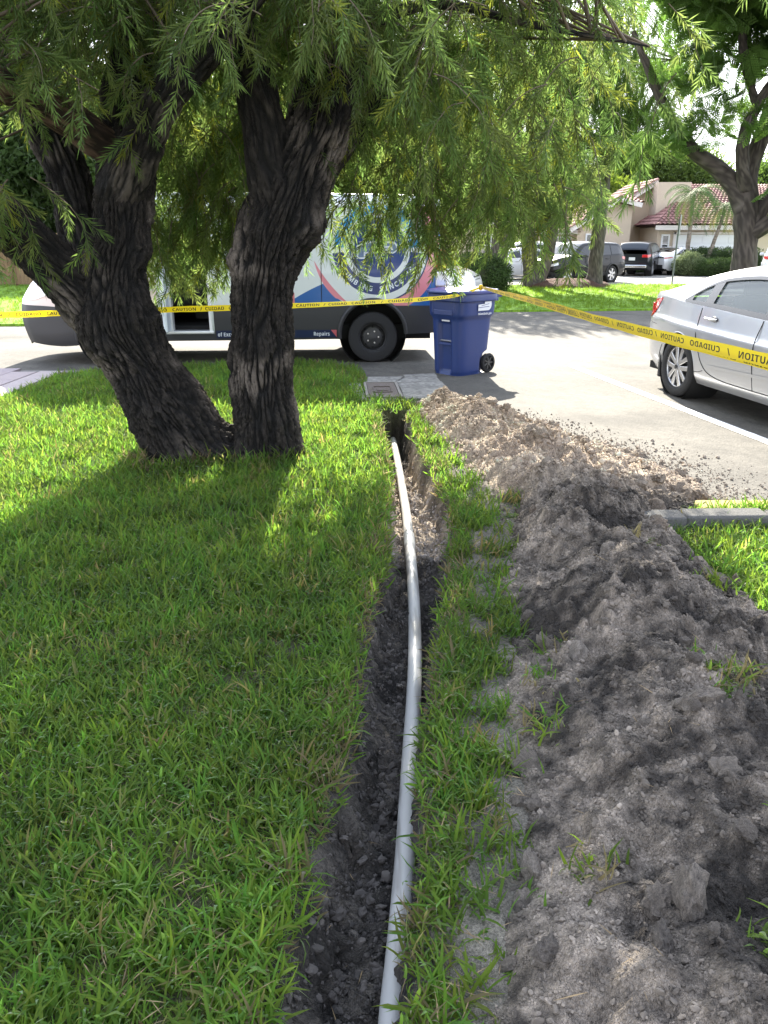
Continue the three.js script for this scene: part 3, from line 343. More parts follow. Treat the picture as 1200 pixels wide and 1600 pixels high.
// hanging strands
const crown = { c: P(-0.95, 3.95, 6.5), a: new THREE.Vector3(2.95, 2.2, 3.0) };
const weepSprays = [1, 2, 3].map(s => sprayGeo(30, 0.22, 0.082, 0.0088, 500 + s, 0.7));
function weepTone(R, y) { const r = R(); if (r < 0.07) return [0.26, 0.30, 0.04]; const k = 0.7 + 0.8 * R(); return [0.12 * k + 0.05 * R(), 0.208 * k, 0.05 * k]; }
{
  const R = rng(2024), L = [[], [], []], twigs = []; const tw = (pts, r0, r1, n = 8) => twigs.push(tube(pts, r0, r1, n, 4));
  const lowEdge = x => pl([[-4.6, 2.6], [-3, 2.5], [-2.4, 2.42], [-2.1, 2.3], [-1.85, 2.3], [-1.6, 2.0], [-1.35, 1.7], [-1.1, 1.8], [-0.85, 2.25], [-0.5, 2.25], [-0.3, 2.12], [0, 2.15], [0.45, 2.15], [0.7, 1.85], [0.9, 1.68], [1.3, 1.7], [1.6, 2.0], [1.9, 2.35], [2.5, 2.75], [3, 3.2]])(x);
  function strand(p, len, outward, densMul = 1, free = false) { const low = free ? 1.3 : Math.max(lowEdge(p.x), 0.625 * (-p.z - 4.75) + 0.1) + 0.4 * (R() - 0.25) * (R() < 0.2 ? 1.6 : 1); const pts = [p.clone()]; let dir = outward.clone(); const n = 6; let q = p.clone(); for (let i = 0; i < n; i++) { dir.addScaledVector(new THREE.Vector3((R() - 0.5) * 0.5, -0.30, (R() - 0.5) * 0.5), 1).normalize(); q = q.clone().addScaledVector(dir, len / n); if (q.y < low) { q.y = low + 0.04 * R(); } pts.push(q); if (q.y <= low + 0.05) break; }
    if (pts.length < 3) return; tw(pts, 0.0042, 0.0015, pts.length * 2); const cv = new THREE.CatmullRomCurve3(pts), L2 = cv.getLength(), m = Math.max(2, Math.round(L2 / 0.085 * densMul));
    for (let i = 0; i < m; i++) { const t = clamp((i + 0.3 + R() * 0.7) / m), pp = cv.getPointAt(t), T = cv.getTangentAt(t), d = T.clone().multiplyScalar(0.75).add(new THREE.Vector3(R() - 0.5, R() * 0.4 - 0.45, R() - 0.5).multiplyScalar(1.9)).normalize(); L[Math.floor(R() * 3)].push({ p: pp, q: aim(d, R() * 6), s: 0.75 + 0.5 * R(), c: weepTone(R) }); } }
  // branches reaching out from the limbs, each carrying strands
  const shell = P(0, 0, 0), ok = p => { const d = -p.z; return p.y > 0.625 * (d - 4.75) + 0.2 && p.x < (d < 6 ? 0.36 * d : 2.3); };
  for (let b = 0; b < 195; b++) {
    const g = limbs[Math.floor(R() * limbs.length)], t0 = 0.45 + 0.55 * R(), s = g.curve.getPointAt(t0); if (s.y < 1.7) continue;
    const u = R() * 2 - 1, az = R() * 6.283, sq = Math.sqrt(1 - u * u), k = 0.55 + 0.45 * Math.cbrt(R()); const e = crown.c.clone().add(new THREE.Vector3(Math.cos(az) * sq * crown.a.x * k, u * crown.a.y * k, Math.sin(az) * sq * crown.a.z * k)); if (!ok(e)) continue; if (e.y < lowEdge(e.x) + 0.3) e.y = lowEdge(e.x) + 0.3 + R() * 0.3;
    const mid = s.clone().lerp(e, 0.5); mid.y += 0.25 + 0.35 * R(); const mid2 = s.clone().lerp(e, 0.8); mid2.y += 0.2; tw([s, mid, mid2, e], 0.006 + 0.007 * R(), 0.003, 10);
    const cv = new THREE.CatmullRomCurve3([s, mid, mid2, e]), n = 8; for (let i = 0; i < n; i++) { const p = cv.getPointAt(0.35 + 0.65 * (i + R()) / n); const o = new THREE.Vector3(R() - 0.5, R() * 0.4 - 0.15, R() - 0.5).normalize(); if (ok(p)) strand(p, 0.25 + 0.5 * R() * R() + 0.15 * R(), o); } }
  // curtain: lower fringe that hangs before the limbs and the van
  for (let i = 0; i < 300; i++) { const x = lerp(-3.9, 2.0, R()), d = 4.0 + 5.2 * R(), low = lowEdge(x); const top = low + 0.25 + 1.3 * R(), p = P(x, top, d); if (d > 7.2 && R() < 0.35) continue; if (!ok(P(x, low, d))) continue; const cx = (x - crown.c.x) / 3.3, cd = (d - 6.5) / 3.2; if (d < 5.6 && R() < 0.6) continue; if (cx * cx + cd * cd > 1.02) continue; strand(p, 0.3 + 0.6 * R(), new THREE.Vector3(R() - 0.5, 0, R() - 0.5).normalize()); }
  // single low sprays: before the badge on the van, over the left fork, between the trunks, and out to the right
  for (let i = 0; i < 150; i++) { const w = [[-0.4, 0.75, 6.4, 7.4, 1.62], [-0.35, 1.5, 6.6, 7.6, 1.9], [-2.2, -2.03, 4.75, 5.0, 1.62], [-2.0, -1.15, 6.2, 7.4, 1.62], [-1.9, -0.9, 4.9, 5.5, 1.95], [0.2, 1.6, 6, 7.4, 1.85]][[0, 3, 1, 1, 3, 3, 5, 5, 3, 1][i % 10]]; strand(P(lerp(w[0], w[1], R()), w[4] + 0.15 + 0.5 * R(), lerp(w[2], w[3], R())), 0.35 + 0.4 * R(), new THREE.Vector3(R() - 0.5, -0.2, R() - 0.5).normalize(), 1, true); }
  for (let i = 0; i < 120; i++) { const x = lerp(-0.1, 1.75, R()), d = lerp(5.6, 8.6, R()), h = lerp(2.0, 3.6, R()); if (ok(P(x, h - 0.3, d))) strand(P(x, h, d), 0.5 + 0.5 * R(), new THREE.Vector3(R() - 0.5, 0, R() - 0.5).normalize()); }
  for (let i = 0; i < 130; i++) { const w = i < 68 ? [-2.05, -1.1, 6.1, 7.3, 1.8, 0.8] : i < 76 ? [-0.4, 0.6, 6.4, 7.6, 2.0, 0.45] : i < 112 ? [-1.7, -0.5, 6.2, 8.0, 2.2, 0.6] : [-2.75, -2.15, 4.7, 5.3, 1.85, 0.4]; strand(P(lerp(w[0], w[1], R()), w[4] + w[5] * R(), lerp(w[2], w[3], R())), 0.25 + 0.35 * R(), new THREE.Vector3(R() - 0.5, -0.1, R() - 0.5).normalize(), 1, true); }
  const tm = std([0.13, 0.10, 0.07], 0.85); const tmesh = mesh('twigs', merge(twigs), tm, wt); tmesh.userData.kind = 'stuff';
  L.forEach((l, v) => copies('foliage', weepSprays[v], leafMat([1, 1, 1], 0.74, 0.12), l, wt)); console.log('sprays', L.map(l => l.length), 'strand twigs', twigs.length);
}
// ---------- vehicles ----------
const rubber = std([0.018, 0.018, 0.019], 0.85, { bumpMap: speckBump, bumpScale: 0.002 }), alloy = std([0.55, 0.55, 0.56], 0.3, { metalness: 0.9 }), darkPl = std([0.022, 0.022, 0.024], 0.6), blackGap = std([0.006, 0.006, 0.006], 0.9);
const redLamp = phys([0.5, 0.012, 0.012], 0.12, { clearcoat: 1 }), clearLamp = phys([0.75, 0.76, 0.78], 0.08, { clearcoat: 1, metalness: 0.3 }), chrome = std([0.7, 0.7, 0.7], 0.15, { metalness: 1 }), darkGlass = phys([0.008, 0.01, 0.012], 0.04, { clearcoat: 0.3 });
const plateMat = std([0.6, 0.62, 0.6], 0.4);
function wheelGroup(r, w, kind) {       // axle along z, outside towards +z
  const g = new THREE.Group(); g.name = 'wheel'; const rim = r * (kind === 'steel' ? 0.56 : 0.68);
  const prof = [[rim * 0.97, -w / 2], [r * 0.93, -w / 2], [r * 0.985, -w * 0.4], [r, -w * 0.3], [r, w * 0.3], [r * 0.985, w * 0.4], [r * 0.93, w * 0.5], [rim * 1.12, w * 0.52], [rim, w * 0.46], [rim * 0.97, w * 0.3]];
  const tg = new THREE.LatheGeometry(prof.map(p => new THREE.Vector2(...p)), 64); tg.rotateX(Math.PI / 2); mesh('tyre', tg, rubber, g);
  const rg = []; const lip = new THREE.LatheGeometry([[rim * 0.98, -w * 0.3], [rim * 0.9, 0], [rim * 0.93, w * 0.38], [rim * 1.0, w * 0.44], [rim * 1.0, w * 0.3]].map(p => new THREE.Vector2(...p)), 48); lip.rotateX(Math.PI / 2); 
  if (kind === 'steel') { const d = new THREE.LatheGeometry([[0.001, w * 0.30], [rim * 0.3, w * 0.30], [rim * 0.36, w * 0.2], [rim * 0.62, w * 0.25], [rim * 0.8, w * 0.1], [rim * 0.95, w * 0.05]].map(p => new THREE.Vector2(...p)), 48); d.rotateX(Math.PI / 2); mesh('rim', [lip, d], std([0.05, 0.05, 0.052], 0.5, { metalness: 0.4 }), g);
    const h = []; for (let i = 0; i < 8; i++) { const a = i / 8 * 6.283, c = new THREE.CylinderGeometry(rim * 0.085, rim * 0.085, 0.012, 12); c.rotateX(Math.PI / 2); c.translate(Math.cos(a) * rim * 0.74, Math.sin(a) * rim * 0.74, w * 0.185); h.push(c); } mesh('rim_hole', h, blackGap, g);
    const n = []; for (let i = 0; i < 5; i++) { const a = i / 5 * 6.283, c = new THREE.CylinderGeometry(rim * 0.06, rim * 0.06, 0.03, 6); c.rotateX(Math.PI / 2); c.translate(Math.cos(a) * rim * 0.42, Math.sin(a) * rim * 0.42, w * 0.24); n.push(c); } mesh('wheel_nut', n, alloy, g);
  } else { rg.push(lip); const N = kind === 'five' ? 5 : 6;
    for (let i = 0; i < N; i++) { const a = i / N * Math.PI * 2 + 0.3; for (const s of kind === 'five' ? [-1, 1] : [0]) { const sh = new THREE.Shape(); const w0 = rim * (kind === 'five' ? 0.075 : 0.12), w1 = rim * (kind === 'five' ? 0.10 : 0.17), o0 = s * rim * 0.09, o1 = s * rim * 0.27; sh.moveTo(rim * 0.12, o0 - w0); sh.lineTo(rim * 0.95, o1 - w1); sh.lineTo(rim * 0.95, o1 + w1); sh.lineTo(rim * 0.12, o0 + w0); const e = new THREE.ExtrudeGeometry(sh, { depth: 0.012, bevelEnabled: true, bevelSize: 0.006, bevelThickness: 0.008, bevelSegments: 2 }); const p = e.attributes.position; for (let k = 0; k < p.count; k++) { const rr = p.getX(k) / rim; p.setZ(k, p.getZ(k) + w * (0.36 - 0.06 * rr)); } e.rotateZ(a); rg.push(e); } }
    const cap = new THREE.CylinderGeometry(rim * 0.17, rim * 0.2, 0.03, 24); cap.rotateX(Math.PI / 2); cap.translate(0, 0, w * 0.4); rg.push(cap); mesh('rim', rg, alloy, g);
    const disc = new THREE.CylinderGeometry(rim * 0.9, rim * 0.9, 0.02, 32); disc.rotateX(Math.PI / 2); disc.translate(0, 0, w * 0.12); mesh('brake_disc', disc, std([0.03, 0.03, 0.03], 0.6), g);
    const nut = new THREE.CylinderGeometry(rim * 0.10, rim * 0.10, 0.01, 20); nut.rotateX(Math.PI / 2); nut.translate(0, 0, w * 0.4 + 0.018); mesh('hub_cap', nut, darkPl, g); }
  return g;
}
// a car body: length along +x (front), side panels as height fields z(l, y), upper body swept from belt to roof
function carShell(o) {
  const sill = pl(o.sill), belt = pl(o.belt), top = pl(o.top), plan = pl(o.plan), rk = pl(o.rear), fk = pl(o.front), L = o.L;
  const sec = pl(o.sec ?? [[0, 0.93], [0.12, 0.965], [0.4, 1.0], [0.66, 0.995], [0.72, 0.985], [1, 0.945]]);
  const lx = (l, y) => l + rk(y) * Math.pow(clamp(1 - l / 0.8), 2) + fk(y) * Math.pow(clamp(1 - (L - l) / 0.8), 2);
  const Z = (l, y) => o.hw * plan(l) * sec((y - sill(l)) / Math.max(0.05, belt(l) - sill(l)));
  const side = (l, y, off = 0) => [lx(l, y), y, Z(l, y) + off];
  const up = (l, s, off = 0) => { const b = belt(l), H = Math.max(0.004, top(l) - b), zb = Z(l, b), zr = Math.max(zb * 0.3, zb - (o.tumble ?? 0.36) * H); let y, z; if (s < 0.6) { const k = s / 0.6; y = b + H * 0.84 * k; z = lerp(zb, zr, Math.pow(k, 1.15)); } else { const k = (s - 0.6) / 0.4 * Math.PI / 2; y = b + H * (0.84 + 0.16 * Math.sin(k)); z = zr * Math.pow(Math.cos(k), 0.8); } const n = s < 0.6 ? [0, 0.35, 0.94] : [0, 0.9, 0.4 * (1 - s)]; return [lx(l, y), y + n[1] * off, z + n[2] * off]; };
  const mir = g => { const q = g.clone(); q.scale(1, 1, -1); const ix = q.index; if (ix) { const a = ix.array; for (let i = 0; i < a.length; i += 3) { const t = a[i]; a[i] = a[i + 1]; a[i + 1] = t; } } q.computeVertexNormals(); return q; };
  function sidePanel(l0, l1, yLo, yHi, n, m, off = 0, arches = o.arches, uvf) { const pos = [], uv = [], idx = [], LY = [];
    const cell = Math.max((l1 - l0) / n, 0.9 / m);
    for (let j = 0; j <= m; j++) for (let i = 0; i <= n; i++) { let l = lerp(l0, l1, i / n), y = lerp(yLo(l), yHi(l), j / m); for (const a of arches) { const d = Math.hypot(l - a[0], y - a[1]); if (Math.abs(d - a[2]) < cell * 0.75 && d > 0) { l = a[0] + (l - a[0]) * a[2] / d; y = a[1] + (y - a[1]) * a[2] / d; } } LY.push([l, y]); pos.push(...side(l, y, off)); uv.push(...(uvf ? uvf(l, y) : [l, y])); }
    for (let j = 0; j < m; j++) for (let i = 0; i < n; i++) { const a = j * (n + 1) + i, b = a + 1, c = a + n + 1, d = c + 1; for (const t of [[a, b, c], [b, d, c]]) { const cl = (LY[t[0]][0] + LY[t[1]][0] + LY[t[2]][0]) / 3, cy = (LY[t[0]][1] + LY[t[1]][1] + LY[t[2]][1]) / 3; if (arches.some(q => Math.hypot(cl - q[0], cy - q[1]) < q[2] - 0.001)) continue; idx.push(...t); } }
    const g = new THREE.BufferGeometry(); g.setAttribute('position', new THREE.Float32BufferAttribute(pos, 3)); g.setAttribute('uv', new THREE.Float32BufferAttribute(uv, 2)); g.setIndex(idx); g.computeVertexNormals(); return g; }
  const sidePatch = (l0, l1, lo, hi, off, n = 24, m = 8) => grid(n, m, (u, v) => { const l = lerp(l0, l1, u); return side(l, lerp(lo(l), hi(l), v), off); });
  const upPatch = (l0, l1, lo, hi, off, n = 30, m = 10) => grid(n, m, (u, v) => { const l = lerp(l0, l1, u); return up(l, lerp(lo(l), hi(l), v), off); });
  const upper = (l0, l1, s0, s1, n, m) => grid(n, m, (u, v) => up(lerp(l0, l1, u), lerp(s0, s1, v)));
  const cap = (l, flip) => grid(24, 14, (u, v) => { const y = lerp(sill(l), belt(l) + 0.012, v), z = Z(l, Math.min(y, belt(l))) * (1 - 2 * u); return [lx(l, y), y, z]; }, { flip });
  const seam = (pts, r = 0.0045) => tube(pts.map(p => new THREE.Vector3(...side(p[0], p[1], 0.001))), r, r, pts.length * 5, 5);
  return { sill, belt, top, Z, side, up, sidePanel, sidePatch, upPatch, upper, cap, mir, seam, lx };
}
function archLips(S, o, mat, g, r = 0.012, over = 0.004) { const l = []; for (const a of o.arches) { const pts = []; for (let i = 0; i <= 24; i++) { const t = lerp(-0.12, Math.PI + 0.12, i / 24), x = a[0] + Math.cos(t) * a[2], y = a[1] + Math.sin(t) * a[2]; if (y > S.sill(x) - 0.01) pts.push(new THREE.Vector3(...S.side(x, y, over))); } l.push(tube(pts, r, r, 60, 8)); } const q = merge(l); mesh('arch_lip', merge([q, S.mir(q)]), mat, g); 
  const wm = std([0.012, 0.012, 0.012], 0.95, { side: THREE.DoubleSide }); for (const a of o.arches) for (const s of [1, -1]) { const z = S.Z(a[0], a[1] + a[2]), q2 = new THREE.CylinderGeometry(a[2], a[2], 0.34, 40, 1, true); q2.rotateX(Math.PI / 2); const d = new THREE.CircleGeometry(a[2], 40); d.translate(0, 0, -s * 0.16); const m = mesh('wheel_arch', [q2, d], wm, g); m.position.set(a[0], a[1], s * (z - 0.2)); } }
function wheels(o, g, S, kind) { for (const a of o.arches) for (const s of [1, -1]) { const w = wheelGroup(o.wr, o.tw ?? 0.2, kind); w.position.set(a[0], o.wr, s * (o.hw * 0.985 - (o.tw ?? 0.2) / 2 - 0.012)); if (s < 0) w.rotation.y = Math.PI; g.add(w); } }
function placeCar(g, x, d, heading) { g.position.copy(P(x, 0.004, d)); g.rotation.y = heading; shade(g); return g; }
// generic parked car seen at a distance
function makeCar(o) {
  const g = thing(o.name, o.label, 'car', o.group ?? 'cars parked beyond the median'), S = carShell(o), paint = o.paint, L = o.L;
  const sp = S.sidePanel(0, L, S.sill, S.belt, 110, 22); const upg = S.upper(0, L, 0, 1, 90, 16);
  mesh('body', merge([sp, S.mir(sp), upg, S.mir(upg), S.cap(0), S.cap(L, true)]), paint, g);
  mesh('underbody', box(L * 0.94, 0.1, o.hw * 1.7, L / 2, S.sill(L / 2) + 0.06, 0), blackGap, g);
  archLips(S, o, o.clad ?? paint, g, o.clad ? 0.03 : 0.012);
  for (const w of o.windows) { const a = S.upPatch(w[0], w[1], pl(w[2]), pl(w[3]), 0.006); for (const q of [a, S.mir(a)]) mesh(w[4] ?? 'window', q, darkGlass, g); }
  for (const w of o.lamps ?? []) { const a = S.sidePatch(w[0], w[1], pl(w[2]), pl(w[3]), 0.008); for (const q of [a, S.mir(a)]) mesh(w[4], q, w[4] === 'taillight' ? redLamp : clearLamp, g); }
  for (const e of o.ends ?? []) { const m = mesh(e[0], box(e[4], e[5], e[6], e[1], e[2], e[3], Math.min(e[4], e[5], e[6]) * 0.3), e[7], g); }
  const se = []; for (const l of o.doors ?? []) se.push(S.seam([[l, S.sill(l) + 0.1], [l + 0.01, (S.sill(l) + S.belt(l)) / 2], [l, S.belt(l)]], 0.006)); if (se.length) { const q = merge(se); mesh('door_seam', merge([q, S.mir(q)]), blackGap, g); }
  for (const l of o.handles ?? []) for (const s of [1, -1]) mesh('door_handle', box(0.18, 0.03, 0.03, l, S.belt(l) - 0.1, s * (S.Z(l, S.belt(l) - 0.1) + 0.012), 0.01), o.clad ? darkPl : paint, g);
  if (o.mirror) for (const s of [1, -1]) mesh('mirror', box(0.12, 0.13, 0.2, o.mirror[0], o.mirror[1], s * (o.hw + 0.06), 0.04), paint, g);
  if (o.clad) { const c = S.sidePanel(0.02, L - 0.02, S.sill, l => S.sill(l) + 0.16, 110, 5, 0.006); mesh('side_cladding', merge([c, S.mir(c)]), o.clad, g); }
  wheels(o, g, S, o.rim ?? 'six'); return g;
}
const carPaint = (c, metal = 0.0, r = 0.35) => phys(c, r, c[0] < 0.1 ? { clearcoat: 0.55, clearcoatRoughness: 0.05, specularIntensity: 0.1 } : { metalness: metal, clearcoat: 1, clearcoatRoughness: 0.04 });
// --- the silver sedan in the bay ---
{
  const o = { L: 4.63, hw: 0.9, wr: 0.32, tw: 0.215, tumble: 0.44,
    sill: [[0, 0.36], [0.12, 0.28], [0.4, 0.22], [1.5, 0.2], [3.4, 0.2], [4.3, 0.22], [4.63, 0.3]],
    belt: [[0, 0.965], [0.15, 1.0], [0.5, 1.015], [0.9, 0.99], [1.4, 0.965], [2, 0.935], [3, 0.9], [3.5, 0.9], [4.1, 0.82], [4.63, 0.62]],
    top: [[0, 0.99], [0.1, 1.045], [0.4, 1.085], [0.7, 1.165], [1.1, 1.29], [1.5, 1.375], [1.9, 1.415], [2.3, 1.415], [2.7, 1.36], [3.1, 1.2], [3.45, 1.03], [4.0, 0.93], [4.4, 0.8], [4.63, 0.66]],
    plan: [[0, 0.78], [0.12, 0.86], [0.4, 0.94], [0.9, 0.985], [1.5, 1], [3.2, 1], [3.9, 0.97], [4.4, 0.86], [4.63, 0.68]],
    rear: [[0.3, 0.06], [0.5, 0.0], [0.62, 0.02], [0.85, 0.05], [1.05, 0.0]], front: [[0.2, -0.1], [0.45, 0.03], [0.7, -0.12], [1, -0.2]],
    sec: [[0, 0.90], [0.1, 0.955], [0.3, 0.985], [0.55, 1.0], [0.70, 1.0], [0.735, 0.992], [0.76, 0.975], [1, 0.925]], arches: [[0.98, 0.325, 0.36], [3.68, 0.325, 0.36]] };
  const g = thing('silver_sedan', 'silver sedan parked nose in beside the yellow tape, rear quarter in view', 'car'), S = carShell(o), paint = phys([0.50, 0.51, 0.53], 0.36, { metalness: 0.55, clearcoat: 1, clearcoatRoughness: 0.03 });
  const sp = S.sidePanel(0, o.L, S.sill, S.belt, 260, 44);
  // window opening in the upper body
  const w0 = 0.93, w1 = 3.12, sLo = pl([[0.93, 0.05], [3.12, 0.04]]), sHi = pl([[0.93, 0.10], [1.05, 0.26], [1.2, 0.40], [1.45, 0.49], [2.7, 0.52], [2.95, 0.44], [3.12, 0.08]]);
  const U = [S.upper(0, w0, 0, 1, 40, 26), S.upper(w1, o.L, 0, 1, 50, 26), S.upPatch(w0, w1, () => 0, sLo, 0, 80, 2), S.upPatch(w0, w1, sHi, () => 1, 0, 80, 20)];
  const um = merge(U.map(q => q)); mesh('body', merge([sp, S.mir(sp), um, S.mir(um), S.cap(0), S.cap(o.L, true)]), paint, g);
  archLips(S, o, paint, g, 0.008, -0.004); wheels(o, g, S, 'five');
  mesh('mud_guard', [box(0.05, 0.3, 0.22, 0.585, 0.30, 0.74, 0.015), box(0.05, 0.3, 0.22, 0.585, 0.30, -0.74, 0.015)], darkPl, g);
  mesh('underbody', box(4.2, 0.08, 1.5, 2.3, 0.24, 0), blackGap, g);
  const glass = phys([0.55, 0.68, 0.72], 0.02, { transmission: 0.88, thickness: 0 });
  const both = (f) => { const a = f; return [a, S.mir(a)]; };
  const gl = (name, l0, l1, lo, hi) => both(S.upPatch(l0, l1, lo, hi, -0.012, 40, 8)).forEach(q => mesh(name, q, glass, g));
  gl('window', 1.42, 2.28, sLo, sHi); gl('window', 2.33, 3.08, sLo, sHi); gl('quarter_window', 1.02, 1.3, sLo, sHi);
  const frame = [S.upPatch(0.91, 3.14, l => sLo(l) - 0.035, l => sLo(l) + 0.035, 0.004, 80, 2), S.upPatch(0.93, 3.12, l => sHi(l) - 0.035, l => sHi(l) + 0.012, 0.004, 80, 2), S.upPatch(1.29, 1.43, sLo, sHi, 0.003, 6, 8), S.upPatch(2.26, 2.35, sLo, sHi, 0.003, 6, 8), S.upPatch(0.9, 1.04, sLo, sHi, 0.003, 6, 8), S.upPatch(3.06, 3.13, sLo, sHi, 0.003, 6, 8)];
  const fm = merge(frame); mesh('window_frame', merge([fm, S.mir(fm)]), phys([0.02, 0.02, 0.022], 0.25, { clearcoat: 0.6 }), g);
  both(S.upPatch(0.35, 1.35, pl([[0.35, 0.80], [0.6, 0.66], [1.35, 0.72]]), () => 1, 0.006, 30, 8)).forEach(q => mesh('rear_window', q, darkGlass, g)); both(S.upPatch(2.62, 3.5, pl([[2.62, 0.7], [3.2, 0.62], [3.5, 0.7]]), () => 1, 0.006, 30, 8)).forEach(q => mesh('windshield', q, darkGlass, g));
  // interior: seats with headrests, floor, parcel shelf
  const cloth = std([0.05, 0.05, 0.055], 0.9); for (const [l, n] of [[1.45, 'rear_seat'], [2.45, 'front_seat']]) for (const z of [-0.36, 0.36]) mesh(n, [box(0.14, 0.62, 0.48, l, 0.78, z, 0.05), box(0.1, 0.2, 0.26, l - 0.03, 1.17, z, 0.04), box(0.5, 0.14, 0.48, l + 0.25, 0.5, z, 0.05)], cloth, g);
  mesh('interior', [box(2.6, 0.03, 1.4, 2.1, 0.4, 0), box(0.5, 0.03, 1.2, 1.1, 0.97, 0), box(0.4, 0.25, 1.4, 3.3, 0.82, 0, 0.05), box(2.2, 0.5, 0.03, 2.1, 0.66, 0.78), box(2.2, 0.5, 0.03, 2.1, 0.66, -0.78)], std([0.03, 0.03, 0.033], 0.9), g);
  // lamps, seams, handle, trims
  both(S.sidePatch(0.0, 0.40, pl([[0, 0.80], [0.12, 0.77], [0.28, 0.87], [0.40, 0.995]]), pl([[0, 0.955], [0.3, 0.99], [0.40, 1.005]]), 0.006, 20, 8)).forEach(q => mesh('taillight', q, redLamp, g));
  for (const z of [-0.5, 0.5]) mesh('taillight', box(0.03, 0.13, 0.4, 0.03, 0.86, z, 0.012), redLamp, g);
  mesh('license_plate', box(0.02, 0.15, 0.31, 0.02, 0.72, 0), plateMat, g);
  const se = [S.seam([[1.28, 0.955], [1.29, 0.82], [1.32, 0.7], [1.39, 0.56], [1.46, 0.44], [1.56, 0.36], [1.75, 0.315], [2.2, 0.3], [2.6, 0.3]]), S.seam([[2.28, 0.92], [2.28, 0.7], [2.3, 0.5], [2.32, 0.3]]), S.seam([[2.6, 0.3], [3.2, 0.31], [3.28, 0.5], [3.25, 0.9]]), S.seam([[0.5, 0.29], [0.55, 0.4], [0.62, 0.52]], 0.003), S.seam([[1.33, 0.325], [1.42, 0.335], [1.5, 0.36]], 0.0035), S.seam([[0.02, 0.74], [0.2, 0.73], [0.42, 0.72]], 0.003)];
  const sm = merge(se); mesh('door_seam', merge([sm, S.mir(sm)]), blackGap, g);
  for (const l of [1.5, 2.5]) for (const s of [1, -1]) { const y = 0.865, z = S.Z(l, y); const rec = new THREE.SphereGeometry(1, 20, 10); rec.scale(0.06, 0.03, 0.008); rec.translate(l + 0.05, y, s * (z + 0.001)); mesh('handle_recess', rec, std([0.12, 0.12, 0.13], 0.4, { metalness: 0.5 }), g); const h = mesh('door_handle', tube([[-0.1, 0.004, 0.006], [-0.07, 0.004, 0.03], [0.05, 0, 0.034], [0.1, -0.002, 0.008]].map(p => new THREE.Vector3(l + p[0], y + p[1], s * (z + p[2]))), 0.013, 0.012, 20, 8), paint, g); }
  const cr = merge([S.sidePatch(1.55, 3.4, l => 0.40 + 0.03 * (l - 1.55), l => 0.43 + 0.03 * (l - 1.55), 0.006, 40, 4)]); mesh('side_crease', merge([cr, S.mir(cr)]), paint, g);
  g.scale.setScalar(1.04); placeCar(g, 4.0, 9.72, -80.6 * Math.PI / 180);
  g.userData.S = undefined; delete g.userData.S;
}
